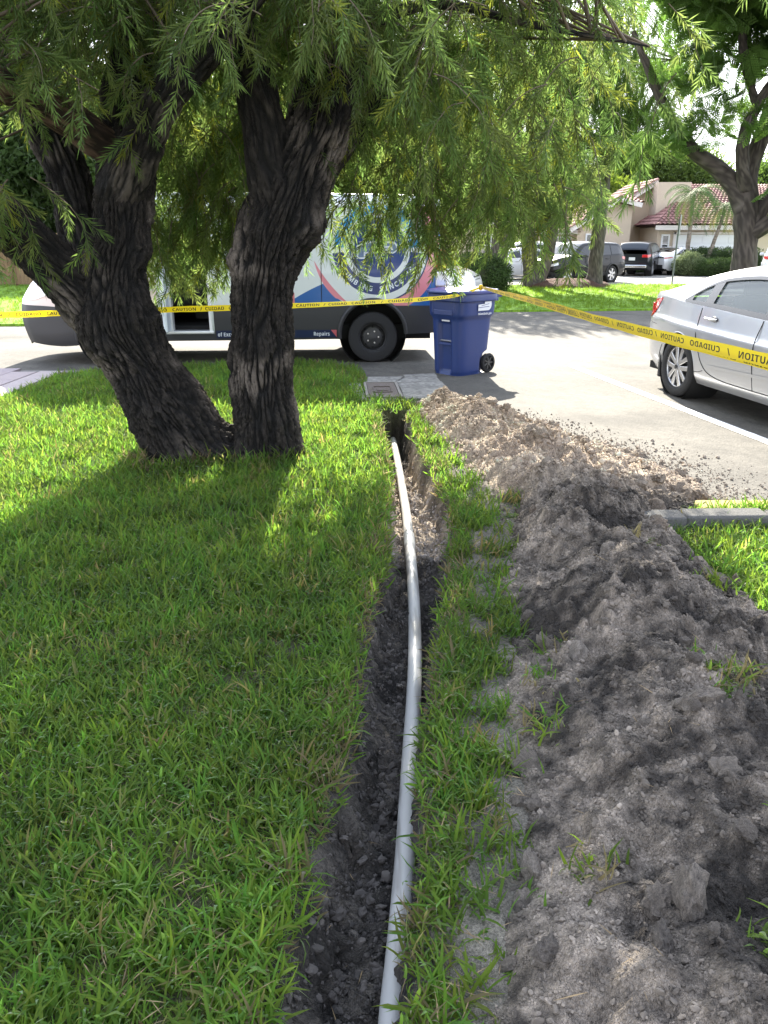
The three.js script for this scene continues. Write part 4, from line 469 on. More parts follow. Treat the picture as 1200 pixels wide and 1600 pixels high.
// --- the service van ---
{
  const Lv = 5.99, o = { L: Lv, hw: 1.02, wr: 0.355, tw: 0.22, tumble: 0.5,
    sill: [[0, 0.42], [0.5, 0.40], [1.6, 0.34], [4.6, 0.32], [5.4, 0.26], [5.99, 0.3]],
    belt: [[0, 2.12], [4.0, 2.12], [4.4, 2.04], [4.75, 1.82], [5.0, 1.62], [5.2, 1.36], [5.5, 1.18], [5.8, 1.04], [5.99, 0.86]],
    top: [[0, 2.2], [0.2, 2.28], [3.9, 2.31], [4.25, 2.24], [4.6, 2.04], [5.1, 1.62], [5.3, 1.42], [5.6, 1.28], [5.85, 1.12], [5.99, 0.9]],
    plan: [[0, 0.94], [0.1, 0.985], [0.3, 1], [4.6, 1], [5.2, 0.96], [5.6, 0.87], [5.85, 0.74], [5.99, 0.58]],
    rear: [[0, 0.02], [3, 0.05]], front: [[0.25, -0.05], [0.6, 0.02], [0.9, 0.0], [1.2, -0.1]],
    sec: [[0, 0.965], [0.08, 0.985], [0.2, 1], [0.5, 1], [0.8, 0.975], [1, 0.94]], arches: [[1.0, 0.40, 0.48], [4.7, 0.40, 0.46]] };
  const g = thing('service_van', 'wrapped plumbing service van with round badge parked behind the trees', 'van'), S = carShell(o);
  const W = 2048, H = 1024, cv = document.createElement('canvas'); cv.width = W; cv.height = H; const c = cv.getContext('2d'); const HT = 2.4, X = l => (1 - l / Lv) * W, Y = y => (1 - y / HT) * H, px = W / Lv, py = H / HT;
  c.fillStyle = '#dfe6e2'; c.fillRect(0, 0, W, H);
  c.fillStyle = '#e3cfc6'; c.fillRect(0, 0, X(4.0), H);                                        // pinkish cab
  c.save(); c.scale(1, py / px); const yy = y => Y(y) * px / py, m = px; const cx = X(0.93), cy = yy(1.58);
  c.fillStyle = '#2c64a6'; c.beginPath(); c.moveTo(X(2.4), yy(0.7)); c.quadraticCurveTo(X(1.95), yy(1.05), X(1.35), yy(1.22)); c.lineTo(X(1.0), yy(2.4)); c.lineTo(W, yy(2.4)); c.lineTo(W, yy(0.7)); c.fill();
  const disc = (r, col, x = cx, y = cy) => { c.fillStyle = col; c.beginPath(); c.arc(x, y, r * m, 0, 7); c.fill(); };
  c.fillStyle = '#e08a94'; c.beginPath(); c.arc(cx + 0.04 * m, cy + 0.02 * m, 0.86 * m, 0, 7); c.fill(); disc(0.74, '#1f3566'); disc(0.72, '#dfe6e2');
  c.fillStyle = '#dfe6e2'; c.beginPath(); c.arc(cx - 0.12 * m, cy + 0.04 * m, 0.78 * m, 1.7, 4.9); c.fill();
  c.fillStyle = '#e08a94'; c.beginPath(); c.arc(cx, cy, 0.9 * m, 2.3, 2.95); c.quadraticCurveTo(cx - 0.7 * m, cy + 0.5 * m, cx - 0.42 * m, cy + 0.74 * m); c.fill();
  c.lineWidth = 0.16 * m; c.strokeStyle = '#2f9ad6'; c.beginPath(); c.arc(cx, cy, 0.52 * m, Math.PI, 0); c.stroke(); c.strokeStyle = '#22366e'; c.beginPath(); c.arc(cx, cy, 0.55 * m, 0.12, Math.PI - 0.12); c.stroke();
  disc(0.45, '#dfe6e2'); disc(0.395, '#27417f');
  const arcText = (t, r, a0, a1, up, size, col) => { c.fillStyle = col; c.font = `bold ${size * m}px sans-serif`; c.textAlign = 'center'; c.textBaseline = 'middle'; [...t].forEach((ch, i) => { const a = lerp(a0, a1, t.length > 1 ? i / (t.length - 1) : 0.5); c.save(); c.translate(cx + Math.cos(a) * r * m, cy + Math.sin(a) * r * m); c.rotate(a + (up ? Math.PI / 2 : -Math.PI / 2)); c.fillText(ch, 0, 0); c.restore(); }); };
  arcText('DR IAN HEX', 0.525, Math.PI * 1.1, Math.PI * 1.62, true, 0.12, '#e9f2f6'); arcText('NG', 0.525, Math.PI * 1.86, Math.PI * 1.91, true, 0.12, '#e9f2f6'); arcText('PLUMBING SINCE 19', 0.555, Math.PI * 0.86, Math.PI * 0.17, false, 0.095, '#e9f2f6');
  // outline of a pipe wrench
  c.strokeStyle = '#d8dee2'; c.lineWidth = 0.022 * m; c.fillStyle = '#6d7f9c'; c.beginPath(); c.moveTo(cx - 0.28 * m, cy + 0.14 * m); c.lineTo(cx - 0.28 * m, cy - 0.02 * m); c.lineTo(cx - 0.1 * m, cy - 0.07 * m); c.lineTo(cx + 0.2 * m, cy - 0.07 * m); c.arc(cx + 0.2 * m, cy, 0.07 * m, -1.57, 1.57); c.lineTo(cx + 0.05 * m, cy + 0.07 * m); c.lineTo(cx + 0.05 * m, cy + 0.14 * m); c.lineTo(cx - 0.02 * m, cy + 0.14 * m); c.lineTo(cx - 0.02 * m, cy + 0.07 * m); c.lineTo(cx - 0.18 * m, cy + 0.07 * m); c.lineTo(cx - 0.18 * m, cy + 0.14 * m); c.closePath(); c.fill(); c.stroke(); c.beginPath(); c.moveTo(cx - 0.05 * m, cy + 0.0 * m); c.lineTo(cx + 0.18 * m, cy - 0.01 * m); c.lineTo(cx + 0.2 * m, cy + 0.02 * m); c.lineTo(cx - 0.05 * m, cy + 0.04 * m); c.closePath(); c.stroke(); c.strokeRect(cx - 0.02 * m, cy - 0.13 * m, 0.1 * m, 0.05 * m); c.strokeRect(cx - 0.36 * m, cy - 0.08 * m, 0.03 * m, 0.22 * m);
  c.restore();
  c.fillStyle = '#d07a7a'; c.beginPath(); c.moveTo(X(2.85), Y(0.8)); c.quadraticCurveTo(X(2.5), Y(0.94), X(2.1), Y(0.98)); c.lineTo(X(2.1), Y(0.8)); c.fill();
  c.fillStyle = '#27303a'; c.textAlign = 'left'; c.textBaseline = 'middle'; c.save(); c.font = `bold ${0.13 * py}px sans-serif`; c.scale(px / py, 1); c.fillText('Plumbing', X(2.86) * py / px, Y(1.44)); c.fillStyle = '#8a6f6c'; c.font = `${0.085 * py}px sans-serif`; c.textAlign = 'right'; c.fillText('Commercial', X(3.98) * py / px, Y(1.13)); c.restore();
  c.fillStyle = '#8a9494'; for (let i = 0; i < 3; i++) c.fillRect(X(2.99), Y(1.485 - i * 0.04), 0.1 * px, 0.02 * py);
  const t = new THREE.CanvasTexture(cv); t.colorSpace = THREE.SRGBColorSpace; t.anisotropy = 8;
  const wrap = phys([0.82, 0.82, 0.82], 0.3, { map: t, clearcoat: 0.7, clearcoatRoughness: 0.08 }), white = phys([0.72, 0.73, 0.72], 0.3, { clearcoat: 0.8 });
  const op0 = 3.3, op1 = 3.82, opLo = 0.46, opHi = 1.86;                                    // open cab side door
  const uvL = (l, y) => [1 - l / Lv, y / HT], panels = (uvf, open) => open ? [S.sidePanel(0, op0, S.sill, S.belt, 150, 80, 0, o.arches, uvf), S.sidePanel(op0, op1, S.sill, () => opLo, 24, 6, 0, [], uvf), S.sidePanel(op0, op1, () => opHi, S.belt, 24, 12, 0, [], uvf), S.sidePanel(op1, Lv, S.sill, S.belt, 110, 80, 0, o.arches, uvf)] : [S.sidePanel(0, Lv, S.sill, S.belt, 260, 80, 0, o.arches, uvf)];
  mesh('side_panel', S.mir(merge(panels(uvL, true))), wrap, g); mesh('side_panel', merge(panels(uvL, false)), wrap, g);
  const upg = S.upper(0, Lv, 0, 1, 90, 20); mesh('roof', merge([upg, S.mir(upg)]), white, g); mesh('rear_door', S.cap(0), wrap, g); mesh('nose', S.cap(Lv, true), white, g);
  // black lower cladding, front bumper, arches
  const clad = phys([0.03, 0.031, 0.034], 0.5), cl = S.sidePanel(0, op0 - 0.06, S.sill, () => 0.80, 130, 30, 0.014), cl2 = S.sidePanel(op1 + 0.10, Lv, S.sill, pl([[3.9, 0.70], [5, 0.72], [5.4, 0.8], [5.99, 0.82]]), 110, 30, 0.014), cl3 = S.sidePanel(op0 - 0.06, op1 + 0.1, S.sill, () => opLo - 0.035, 40, 6, 0.014);
  const ca = merge([cl, cl2, cl3]); mesh('lower_cladding', merge([ca, S.mir(ca)]), clad, g); mesh('front_bumper', grid(30, 14, (u, v) => { const y = lerp(0.26, 0.82, v), z = S.Z(Lv, Math.max(0.3, y)) * (1 - 2 * u); return [S.lx(Lv, y) + 0.05 - 0.05 * Math.pow(1 - 2 * u, 2), y, z * 1.02]; }), clad, g);
  archLips(S, o, clad, g, 0.03, 0.012); wheels(o, g, S, 'steel');
  mesh('underbody', box(5.5, 0.2, 1.7, 2.9, 0.42, 0), blackGap, g);
  // navy lettering strip along the sill
  const c2 = document.createElement('canvas'); c2.width = 2048; c2.height = 110; const q = c2.getContext('2d'); q.fillStyle = '#1d2a4a'; q.fillRect(0, 0, 2048, 110); q.fillStyle = '#c9666c'; q.beginPath(); q.moveTo(2048, 0); q.lineTo(2048, 110); q.lineTo(1950, 0); q.fill(); q.fillStyle = '#dfe4e8'; q.font = 'bold 78px sans-serif'; q.textBaseline = 'middle'; q.textAlign = 'left'; q.fillText('of Excellence', 20, 58); q.textAlign = 'right'; q.fillText('Repairs', 1930, 58);
  const st = new THREE.CanvasTexture(c2); st.colorSpace = THREE.SRGBColorSpace; const sg = S.mir(grid(60, 3, (u, v) => { const l = lerp(1.52, 3.22, u), y = lerp(0.365, 0.47, v); return [...S.side(l, y, 0.022), 1 - u, v]; })); mesh('lettering_strip', sg, phys([0.85, 0.85, 0.85], 0.4, { map: st }), g);
  // open doorway: jambs, sill and dark inside
  const jamb = phys([0.62, 0.68, 0.72], 0.35, { clearcoat: 0.5 }), zs = -S.Z(3.5, 1.2); 
  mesh('door_jamb', [box(0.05, opHi - opLo, 0.16, op1 + 0.02, (opHi + opLo) / 2, zs + 0.07, 0.012), box(0.045, opHi - opLo, 0.10, op0 - 0.012, (opHi + opLo) / 2, zs + 0.045, 0.012), box(op1 - op0 + 0.1, 0.035, 0.2, (op0 + op1) / 2, opLo - 0.01, zs + 0.08, 0.01), box(op1 - op0 + 0.1, 0.04, 0.16, (op0 + op1) / 2, opHi + 0.01, zs + 0.07, 0.01)], white, g);
  const dr = mesh('open_door', [box(0.06, 1.5, 0.34, op1 + 0.045, 1.22, zs - 0.10, 0.02)], jamb, g); dr.rotation.y = 0;
  mesh('cargo_interior', [box(1.1, 0.02, 1.7, 3.45, opLo - 0.03, 0.1), box(1.3, 1.6, 0.02, 3.45, 1.25, 0.75), box(0.02, 1.6, 1.7, 2.85, 1.25, -0.05), box(0.02, 1.6, 1.7, 4.1, 1.25, -0.05)], std([0.02, 0.02, 0.022], 0.9), g); mesh('cargo_shelf', [box(0.5, 0.03, 0.5, 3.4, 0.86, 0.2), box(0.5, 0.3, 0.03, 3.4, 0.7, -0.05)], std([0.04, 0.04, 0.045], 0.6), g);
  mesh('seat', [box(0.5, 0.18, 0.5, 3.75, 0.85, -0.2, 0.05), box(0.16, 0.7, 0.5, 3.5, 1.25, -0.2, 0.05)], std([0.035, 0.035, 0.04], 0.9), g);
  const se = [S.seam([[2.9, 0.45], [2.9, 1.2], [2.9, 2.08]], 0.005), S.seam([[1.72, 0.45], [1.72, 1.2], [1.7, 2.08]], 0.005), S.seam([[4.75, 0.55], [4.8, 1.2], [4.7, 1.8]], 0.005)], sq = S.mir(merge(se)); mesh('door_seam', sq, blackGap, g);
  mesh('track_rail', box(2.2, 0.03, 0.012, 1.7, 1.25, zs - 0.012), std([0.35, 0.4, 0.45], 0.4), g).visible = false;
  g.remove(g.children[g.children.length - 1]);
  mesh('door_handle', [box(0.16, 0.045, 0.035, 4.12, 1.04, zs - 0.02, 0.012), box(0.16, 0.045, 0.035, 2.98, 1.08, zs - 0.02, 0.012)], white, g);
  const tl = (y0, y1, mm) => mesh('taillight', [box(0.16, y1 - y0, 0.12, 0.03, (y0 + y1) / 2, zs + 0.05, 0.02)], mm, g); tl(1.27, 1.56, redLamp); tl(1.06, 1.26, clearLamp); tl(0.96, 1.05, redLamp);
  for (const s of [-1]) { const gp = S.upPatch(4.35, 5.05, pl([[4.35, 0.02], [5.05, 0.02]]), pl([[4.35, 0.5], [4.6, 0.5], [5.05, 0.1]]), 0.01, 20, 6); mesh('cab_window', S.mir(gp), darkGlass, g); const gw = S.sidePatch(3.98, 4.72, pl([[3.98, 1.42], [4.72, 1.36]]), pl([[3.98, 1.94], [4.3, 1.92], [4.72, 1.72]]), 0.008); mesh('cab_window', S.mir(gw), darkGlass, g); }
  const ws = S.upPatch(4.3, 5.2, () => 0.66, () => 1, 0.008, 20, 8); mesh('windshield', merge([ws, S.mir(ws)]), darkGlass, g);
  const hl = S.sidePatch(5.42, 5.9, pl([[5.42, 1.0], [5.7, 0.9], [5.9, 0.88]]), pl([[5.42, 1.06], [5.7, 1.04], [5.9, 0.93]]), 0.012); mesh('headlight', merge([S.mir(hl), hl]), clearLamp, g);
  mesh('mirror', [box(0.14, 0.34, 0.22, 4.72, 1.5, zs - 0.22, 0.05), box(0.06, 0.06, 0.16, 4.7, 1.4, zs - 0.08, 0.02)], darkPl, g);
  const bl = S.seam([[5.15, 0.45], [5.5, 0.44], [5.9, 0.44]], 0.006); mesh('bumper_groove', S.mir(bl), blackGap, g);
  const yaw = 0.07; placeCar(g, 0.0, 0, Math.PI + yaw); { const wx = -0.16, wd = 11.15, ca2 = Math.cos(g.rotation.y), sa2 = Math.sin(g.rotation.y), lx = 1.0, lz = -1.0; g.position.x = wx - (ca2 * lx + sa2 * lz); g.position.z = -wd - (-sa2 * lx + ca2 * lz); }
}
// --- far cars ---
const SUV = { L: 4.75, hw: 0.93, wr: 0.36, tumble: 0.3, sill: [[0, 0.42], [0.4, 0.3], [4.3, 0.3], [4.75, 0.4]], belt: [[0, 1.08], [0.3, 1.12], [2.5, 1.06], [3.6, 1.02], [4.2, 0.98], [4.75, 0.82]], top: [[0, 1.3], [0.1, 1.42], [0.35, 1.62], [0.8, 1.68], [2.2, 1.7], [2.8, 1.62], [3.4, 1.24], [3.6, 1.12], [4.3, 1.03], [4.75, 0.86]], plan: [[0, 0.84], [0.2, 0.93], [0.6, 0.99], [3.8, 0.99], [4.4, 0.88], [4.75, 0.7]], rear: [[0.3, 0.05], [0.6, -0.02], [1.2, 0.06], [1.7, 0.16]], front: [[0.3, -0.06], [0.6, 0.02], [1.1, -0.15]], arches: [[0.98, 0.37, 0.42], [3.75, 0.37, 0.42]], windows: [[0.35, 1.05, [[0.35, 0.1], [1.05, 0.08]], [[0.35, 0.25], [0.6, 0.5], [1.05, 0.52]]], [1.1, 2.1, [[1.1, 0.06], [2.1, 0.06]], [[1.1, 0.52], [2.1, 0.52]]], [2.18, 3.35, [[2.18, 0.06], [3.35, 0.06]], [[2.18, 0.52], [2.7, 0.5], [3.35, 0.12]]], [2.7, 3.5, [[2.7, 0.7], [3.5, 0.64]], [[2.7, 1], [3.5, 1]], 'windshield'], [0.04, 0.4, [[0.04, 0.66], [0.4, 0.7]], [[0.04, 1], [0.4, 1]], 'rear_window']], lamps: [[0.0, 0.32, [[0, 0.92], [0.32, 1.0]], [[0, 1.06], [0.32, 1.08]], 'taillight'], [4.3, 4.74, [[4.3, 0.78], [4.74, 0.7]], [[4.3, 0.88], [4.74, 0.78]], 'headlight']], doors: [1.15, 2.15, 3.3], handles: [1.35, 2.35], mirror: [3.2, 1.12] };
const suvEnds = p => [['license_plate', -0.0, 0.86, 0, 0.03, 0.15, 0.31, plateMat], ['taillight', 0.03, 1.0, 0.62, 0.08, 0.14, 0.28, redLamp], ['taillight', 0.03, 1.0, -0.62, 0.08, 0.14, 0.28, redLamp], ['rear_bumper', 0.02, 0.5, 0, 0.14, 0.16, 1.5, chrome], ['grille', 4.72, 0.66, 0, 0.06, 0.2, 0.9, darkPl]];
const SED = { L: 4.7, hw: 0.92, wr: 0.34, tumble: 0.42, sill: [[0, 0.36], [0.4, 0.24], [4.3, 0.22], [4.7, 0.3]], belt: [[0, 0.92], [0.4, 1.0], [1.5, 0.97], [3, 0.92], [4.1, 0.85], [4.7, 0.62]], top: [[0, 0.95], [0.15, 1.06], [0.6, 1.18], [1.1, 1.34], [1.7, 1.44], [2.2, 1.44], [2.7, 1.36], [3.3, 1.08], [3.5, 0.99], [4.3, 0.83], [4.7, 0.66]], plan: [[0, 0.8], [0.2, 0.92], [0.7, 0.99], [3.8, 0.99], [4.4, 0.86], [4.7, 0.66]], rear: [[0.3, 0.04], [0.7, 0], [1.1, 0.06]], front: [[0.2, -0.08], [0.5, 0.02], [0.9, -0.18]], arches: [[0.92, 0.35, 0.39], [3.75, 0.35, 0.39]], windows: [[0.8, 1.5, [[0.8, 0.08], [1.5, 0.06]], [[0.8, 0.12], [1.2, 0.42], [1.5, 0.5]]], [1.55, 2.25, [[1.55, 0.06], [2.25, 0.06]], [[1.55, 0.5], [2.25, 0.52]]], [2.32, 3.15, [[2.32, 0.06], [3.15, 0.06]], [[2.32, 0.52], [2.7, 0.48], [3.15, 0.1]]], [2.65, 3.4, [[2.65, 0.7], [3.4, 0.64]], [[2.65, 1], [3.4, 1]], 'windshield'], [0.55, 1.35, [[0.55, 0.74], [1.35, 0.7]], [[0.55, 1], [1.35, 1]], 'rear_window']], lamps: [[0.0, 0.5, [[0, 0.84], [0.5, 0.9]], [[0, 0.9], [0.5, 0.93]], 'taillight'], [4.2, 4.68, [[4.2, 0.7], [4.68, 0.6]], [[4.2, 0.78], [4.68, 0.66]], 'headlight']], doors: [1.5, 2.28, 3.1], handles: [1.7, 2.5], mirror: [3.0, 1.0] };
placeCar(makeCar({ ...SUV, name: 'parked_suv', label: 'black suv side on in the far car park, behind the slim tree trunk', paint: carPaint([0.012, 0.013, 0.016]), clad: darkPl, ends: suvEnds() }), 10.1, 35.6, Math.PI + 0.62);
placeCar(makeCar({ ...SUV, name: 'parked_suv', label: 'dark suv with rear toward viewer and white license plate', paint: carPaint([0.014, 0.015, 0.018]), clad: darkPl, ends: suvEnds() }), 12.55, 40.5, Math.PI / 2 - 0.5);
placeCar(makeCar({ ...SED, name: 'white_sedan', label: 'white fastback sedan by the garage drive next to the dark suv', paint: carPaint([0.7, 0.7, 0.71]), ends: [['license_plate', 0.0, 0.62, 0, 0.03, 0.13, 0.3, plateMat], ['light_bar', 0.015, 0.90, 0, 0.05, 0.05, 1.35, darkGlass], ['rear_diffuser', 0.03, 0.44, 0, 0.05, 0.2, 1.3, darkPl]] }), 14.2, 42.3, 0.6);
placeCar(makeCar({ ...SUV, name: 'white_suv', label: 'white suv seen past the rear of the van above the blue bin', paint: carPaint([0.72, 0.72, 0.72]), ends: [['grille', 4.7, 0.66, 0, 0.06, 0.26, 0.9, darkPl], ['fog_lamp', 4.62, 0.5, 0.62, 0.06, 0.14, 0.2, blackGap], ['fog_lamp', 4.62, 0.5, -0.62, 0.06, 0.14, 0.2, blackGap]] }), -2.2, 21.3, -0.25);
placeCar(makeCar({ ...SED, name: 'white_car', label: 'white car under the trees with its hood in glaring sun', paint: carPaint([0.7, 0.7, 0.7]) }), 8.3, 38.0, Math.PI + 0.25);
placeCar(makeCar({ ...SUV, name: 'white_car', label: 'white suv left of the tree trunks in front of the pale house', paint: carPaint([0.7, 0.7, 0.7]), ends: suvEnds() }), 9.4, 40.5, Math.PI - 0.3);
placeCar(makeCar({ ...SUV, name: 'white_suv', label: 'white suv with dark rear window right of the spreading tree trunk', paint: carPaint([0.7, 0.71, 0.73]), ends: suvEnds() }), 17.8, 35.5, Math.PI / 2 - 0.45);
// ---------- blue bin ----------
{
  const b = thing('wheeled_bin', 'blue wheeled refuse bin with white logo standing behind the van rear', 'bin'); const blue = phys([0.02, 0.042, 0.16], 0.36, { bumpMap: grainTex, bumpScale: 0.0012 });
  // local: front towards -x, wheels at +x; rounded rectangle sections
  const rr = (w, d, r, a) => { const c = Math.cos(a), s = Math.sin(a), n = 5.5; const k = 1 / Math.pow(Math.pow(Math.abs(c), n) + Math.pow(Math.abs(s), n), 1 / n); return [w * c * k, d * s * k]; };
  const ks = pl([[0, 0.0], [0.02, 0.0], [0.68, 0.02], [0.72, 0.028], [0.77, 0.07], [1.0, 0.075]]);
  const body = grid(96, 60, (u, v) => { const y = v * 1.03, a = u * Math.PI * 2; const w = 0.29 + 0.035 * y / 1.03 + ks(y) * 0.45, d = 0.245 + 0.03 * y / 1.03 + ks(y) * 0.75; let [x, z] = rr(w, d, 0.1, a); if (y < 0.02) { x *= 0.97; z *= 0.97; }
    if (y < 0.72 && x < -0.2 && Math.abs(z) < 0.12) { x += 0.05 * sstep(0.12, 0.085, Math.abs(z)) * sstep(0.0, 0.06, y) * sstep(0.72, 0.66, y); }
    if (x > 0.12 && y < 0.30) { const e = sstep(0.2, 0.14, Math.hypot(x - 0.27, y - 0.11)); z *= 1 - 0.32 * e; } return [x, y, z]; }, { flip: true });
  const floor = grid(32, 1, (u, v) => { const [x, z] = rr(0.28, 0.235, 0.1, u * 6.283); return [x * v, 0.003, z * v]; });
  mesh('body', [body, floor], blue, b);
  mesh('rim', grid(96, 8, (u, v) => { const a = u * 6.2832, p = [[0.325, 0.30, 0.93], [0.372, 0.348, 0.935], [0.378, 0.354, 0.955], [0.372, 0.348, 1.02], [0.366, 0.342, 1.035], [0.35, 0.33, 1.035], [0.34, 0.32, 1.03], [0.335, 0.315, 1.0], [0.335, 0.315, 0.95]][Math.round(v * 8)]; const [x, z] = rr(p[0], p[1], 0.1, a); return [x, p[2], z]; }, { flip: true }), blue, b);
  const lidG = grid(72, 14, (u, v) => { const a = u * 6.2832; const p = v < 0.25 ? [1, 0] : [1 - (v - 0.25) / 0.75, 1]; const [x, z] = rr(0.395, 0.362, 0.1, a); const k = p[0]; const yy = v < 0.25 ? 1.035 + v * 0.14 : 1.07 + 0.035 * (1 - Math.pow(k, 3)) + (Math.abs(z * k) < 0.2 && Math.abs(x * k) < 0.26 ? 0.006 : 0); return [x * k, yy, z * k]; }, { flip: true });
  mesh('lid', lidG, phys([0.03, 0.045, 0.19], 0.33), b);
  mesh('lid_handle', [box(0.05, 0.03, 0.4, -0.405, 1.05, 0, 0.012), box(0.06, 0.028, 0.5, 0.40, 1.06, 0, 0.012)], blue, b);
  for (const z of [0.24, -0.24]) mesh('handle_bracket', [box(0.14, 0.06, 0.05, 0.42, 1.0, z, 0.015), box(0.1, 0.05, 0.05, 0.37, 0.95, z, 0.015)], blue, b);
  const hb = new THREE.CylinderGeometry(0.016, 0.016, 0.56, 16); hb.rotateX(Math.PI / 2); hb.translate(0.465, 1.005, 0); mesh('handle', hb, blue, b);
  mesh('lift_pocket', [box(0.05, 0.07, 0.34, -0.335, 0.80, 0, 0.012), box(0.03, 0.16, 0.03, -0.34, 0.87, 0.19, 0.01), box(0.03, 0.16, 0.03, -0.34, 0.87, -0.19, 0.01), box(0.04, 0.03, 0.22, -0.285, 0.40, 0, 0.008)], blue, b);
  const bl = new THREE.CylinderGeometry(0.014, 0.014, 0.2, 12); bl.rotateX(Math.PI / 2); bl.translate(-0.272, 0.44, 0); mesh('grab_bar', bl, std([0.2, 0.2, 0.22], 0.4, { metalness: 0.7 }), b);
  for (const s of [1, -1]) { const w = new THREE.Group(); w.name = 'wheel'; const tg = new THREE.LatheGeometry([[0.085, -0.03], [0.12, -0.028], [0.128, -0.015], [0.128, 0.015], [0.12, 0.028], [0.088, 0.03]].map(p => new THREE.Vector2(...p)), 40); tg.rotateX(Math.PI / 2); mesh('tyre', tg, rubber, w); const sp = []; for (let i = 0; i < 7; i++) { const a = i / 7 * 6.283, e = box(0.075, 0.02, 0.02, 0.052, 0, 0.012, 0.005); e.rotateZ(a); sp.push(e); } const hub = new THREE.CylinderGeometry(0.028, 0.028, 0.05, 20); hub.rotateX(Math.PI / 2); const disc = new THREE.CylinderGeometry(0.088, 0.088, 0.012, 32); disc.rotateX(Math.PI / 2); mesh('hub', [...sp, hub], std([0.06, 0.058, 0.055], 0.6), w); mesh('wheel_disc', disc, std([0.015, 0.015, 0.015], 0.9), w); w.position.set(0.29, 0.128, s * 0.225); if (s < 0) w.rotation.y = Math.PI; b.add(w); }
  const ax = new THREE.CylinderGeometry(0.012, 0.012, 0.42, 10); ax.rotateX(Math.PI / 2); ax.translate(0.29, 0.128, 0); mesh('axle', ax, darkPl, b);
  const cv = document.createElement('canvas'); cv.width = 256; cv.height = 220; const c = cv.getContext('2d'); c.clearRect(0, 0, 256, 220); c.fillStyle = '#e8ecf0'; c.beginPath(); c.moveTo(120, 10); c.lineTo(190, 10); c.bezierCurveTo(262, 14, 262, 140, 190, 148); c.lineTo(6, 148); c.lineTo(6, 76); c.lineTo(120, 70); c.closePath(); c.fill(); c.strokeStyle = '#1b2a78'; c.lineWidth = 6; c.beginPath(); c.moveTo(8, 112); c.lineTo(205, 104); c.moveTo(60, 92); c.lineTo(200, 72); c.stroke(); c.font = 'bold 36px sans-serif'; c.textAlign = 'center'; c.fillText('miamidade.gov', 128, 196, 245);
  const t = new THREE.CanvasTexture(cv); t.colorSpace = THREE.SRGBColorSpace; const dg = new THREE.PlaneGeometry(0.27, 0.235); dg.translate(0.07, 0.865, 0.3395); mesh('logo_print', dg, std([0.8, 0.8, 0.8], 0.5, { map: t, transparent: true, polygonOffset: true }), b);
  mesh('number_print', box(0.002, 0.022, 0.14, -0.348, 0.7, 0.02), std([0.6, 0.6, 0.62], 0.6), b).position.x = 0.03;
  b.position.copy(P(1.05, 0.004, 10.25)); b.rotation.y = 0.72; b.position.x = 1.02;
}
// ---------- caution tape ----------
{
  const cv = document.createElement('canvas'); cv.width = 2048; cv.height = 128; const c = cv.getContext('2d'); c.fillStyle = '#f5d800'; c.fillRect(0, 0, 2048, 128); c.fillStyle = '#15120a'; c.font = 'bold 92px sans-serif'; c.textBaseline = 'middle'; c.textAlign = 'left'; c.save(); c.translate(2048, 0); c.scale(-1, 1); c.fillText('CAUTION', 60, 68, 430); c.fillText('/', 560, 68); c.fillText('CUIDADO', 680, 68, 430); c.fillText('CAUTION', 1180, 68, 400); c.fillText('/', 1640, 68); c.fillText('CUIDAD', 1720, 68, 320); c.restore();
  const t = new THREE.CanvasTexture(cv); t.colorSpace = THREE.SRGBColorSpace; t.wrapS = THREE.RepeatWrapping; t.anisotropy = 8; const m = phys([0.95, 0.95, 0.95], 0.4, { map: t, side: THREE.DoubleSide, transmission: 0.25, thickness: 0, roughness: 0.9, clearcoat: 0.4, clearcoatRoughness: 0.3 });
  const tape = thing('caution_tape', 'yellow caution tape with black lettering strung past tree, van and bin', 'caution tape');
  const ribbon = (pts, w, tilt, sag, uo = 0) => { const cvv = new THREE.CatmullRomCurve3(pts), L = cvv.getLength(); return grid(200, 4, (u, v) => { const p = cvv.getPointAt(u), T = cvv.getTangentAt(u), a = tilt(u), hz = new THREE.Vector3().crossVectors(T, UPV).normalize(), d = new THREE.Vector3().addScaledVector(UPV, Math.cos(a)).addScaledVector(hz, Math.sin(a)).normalize(); const s = (v - 0.5) * w(u); return [p.x + d.x * s, p.y + d.y * s - sag * 4 * u * (1 - u) + 0.004 * noise(u * 30, v * 3), p.z + d.z * s, uo + u * L / 1.5, v]; }); };
  mesh('tape_span', ribbon([P(1.22, 1.125, 9.86), P(1.27, 1.19, 7), P(1.30, 1.215, 4.6), P(1.32, 1.27, 2.5), P(1.33, 1.295, 1.6)], u => 0.048, u => 0.55 + 0.5 * Math.sin(u * 5 + 0.6), 0.0, 0.1), m, tape);
  mesh('tape_span', ribbon([P(1.22, 1.115, 9.86), P(1.27, 1.165, 7), P(1.31, 1.2, 4.6), P(1.33, 1.248, 2.5), P(1.34, 1.27, 1.6)], u => 0.034, u => 0.2 + 0.3 * Math.sin(u * 6 + 2), 0.0, 0.32), m, tape);
  mesh('tape_span', ribbon([P(1.2, 1.115, 9.9), P(0.9, 1.03, 9.78), P(0.45, 0.985, 9.72)], u => lerp(0.03, 0.06, u), u => 0.7, 0.0), m, tape);
  mesh('tape_span', ribbon([P(0.45, 0.985, 9.72), P(-1.0, 0.93, 9.62), P(-3.0, 0.88, 9.5), P(-6.2, 0.79, 9.3)], u => 0.07, u => 0.25 + 0.6 * Math.sin(u * 7 + 1), 0.01, 0.4), m, tape);
  const kn = new THREE.SphereGeometry(0.03, 12, 10); kn.scale(1, 1.2, 0.7); kn.translate(1.21, 1.12, -9.88); mesh('knot', kn, m, tape);
}
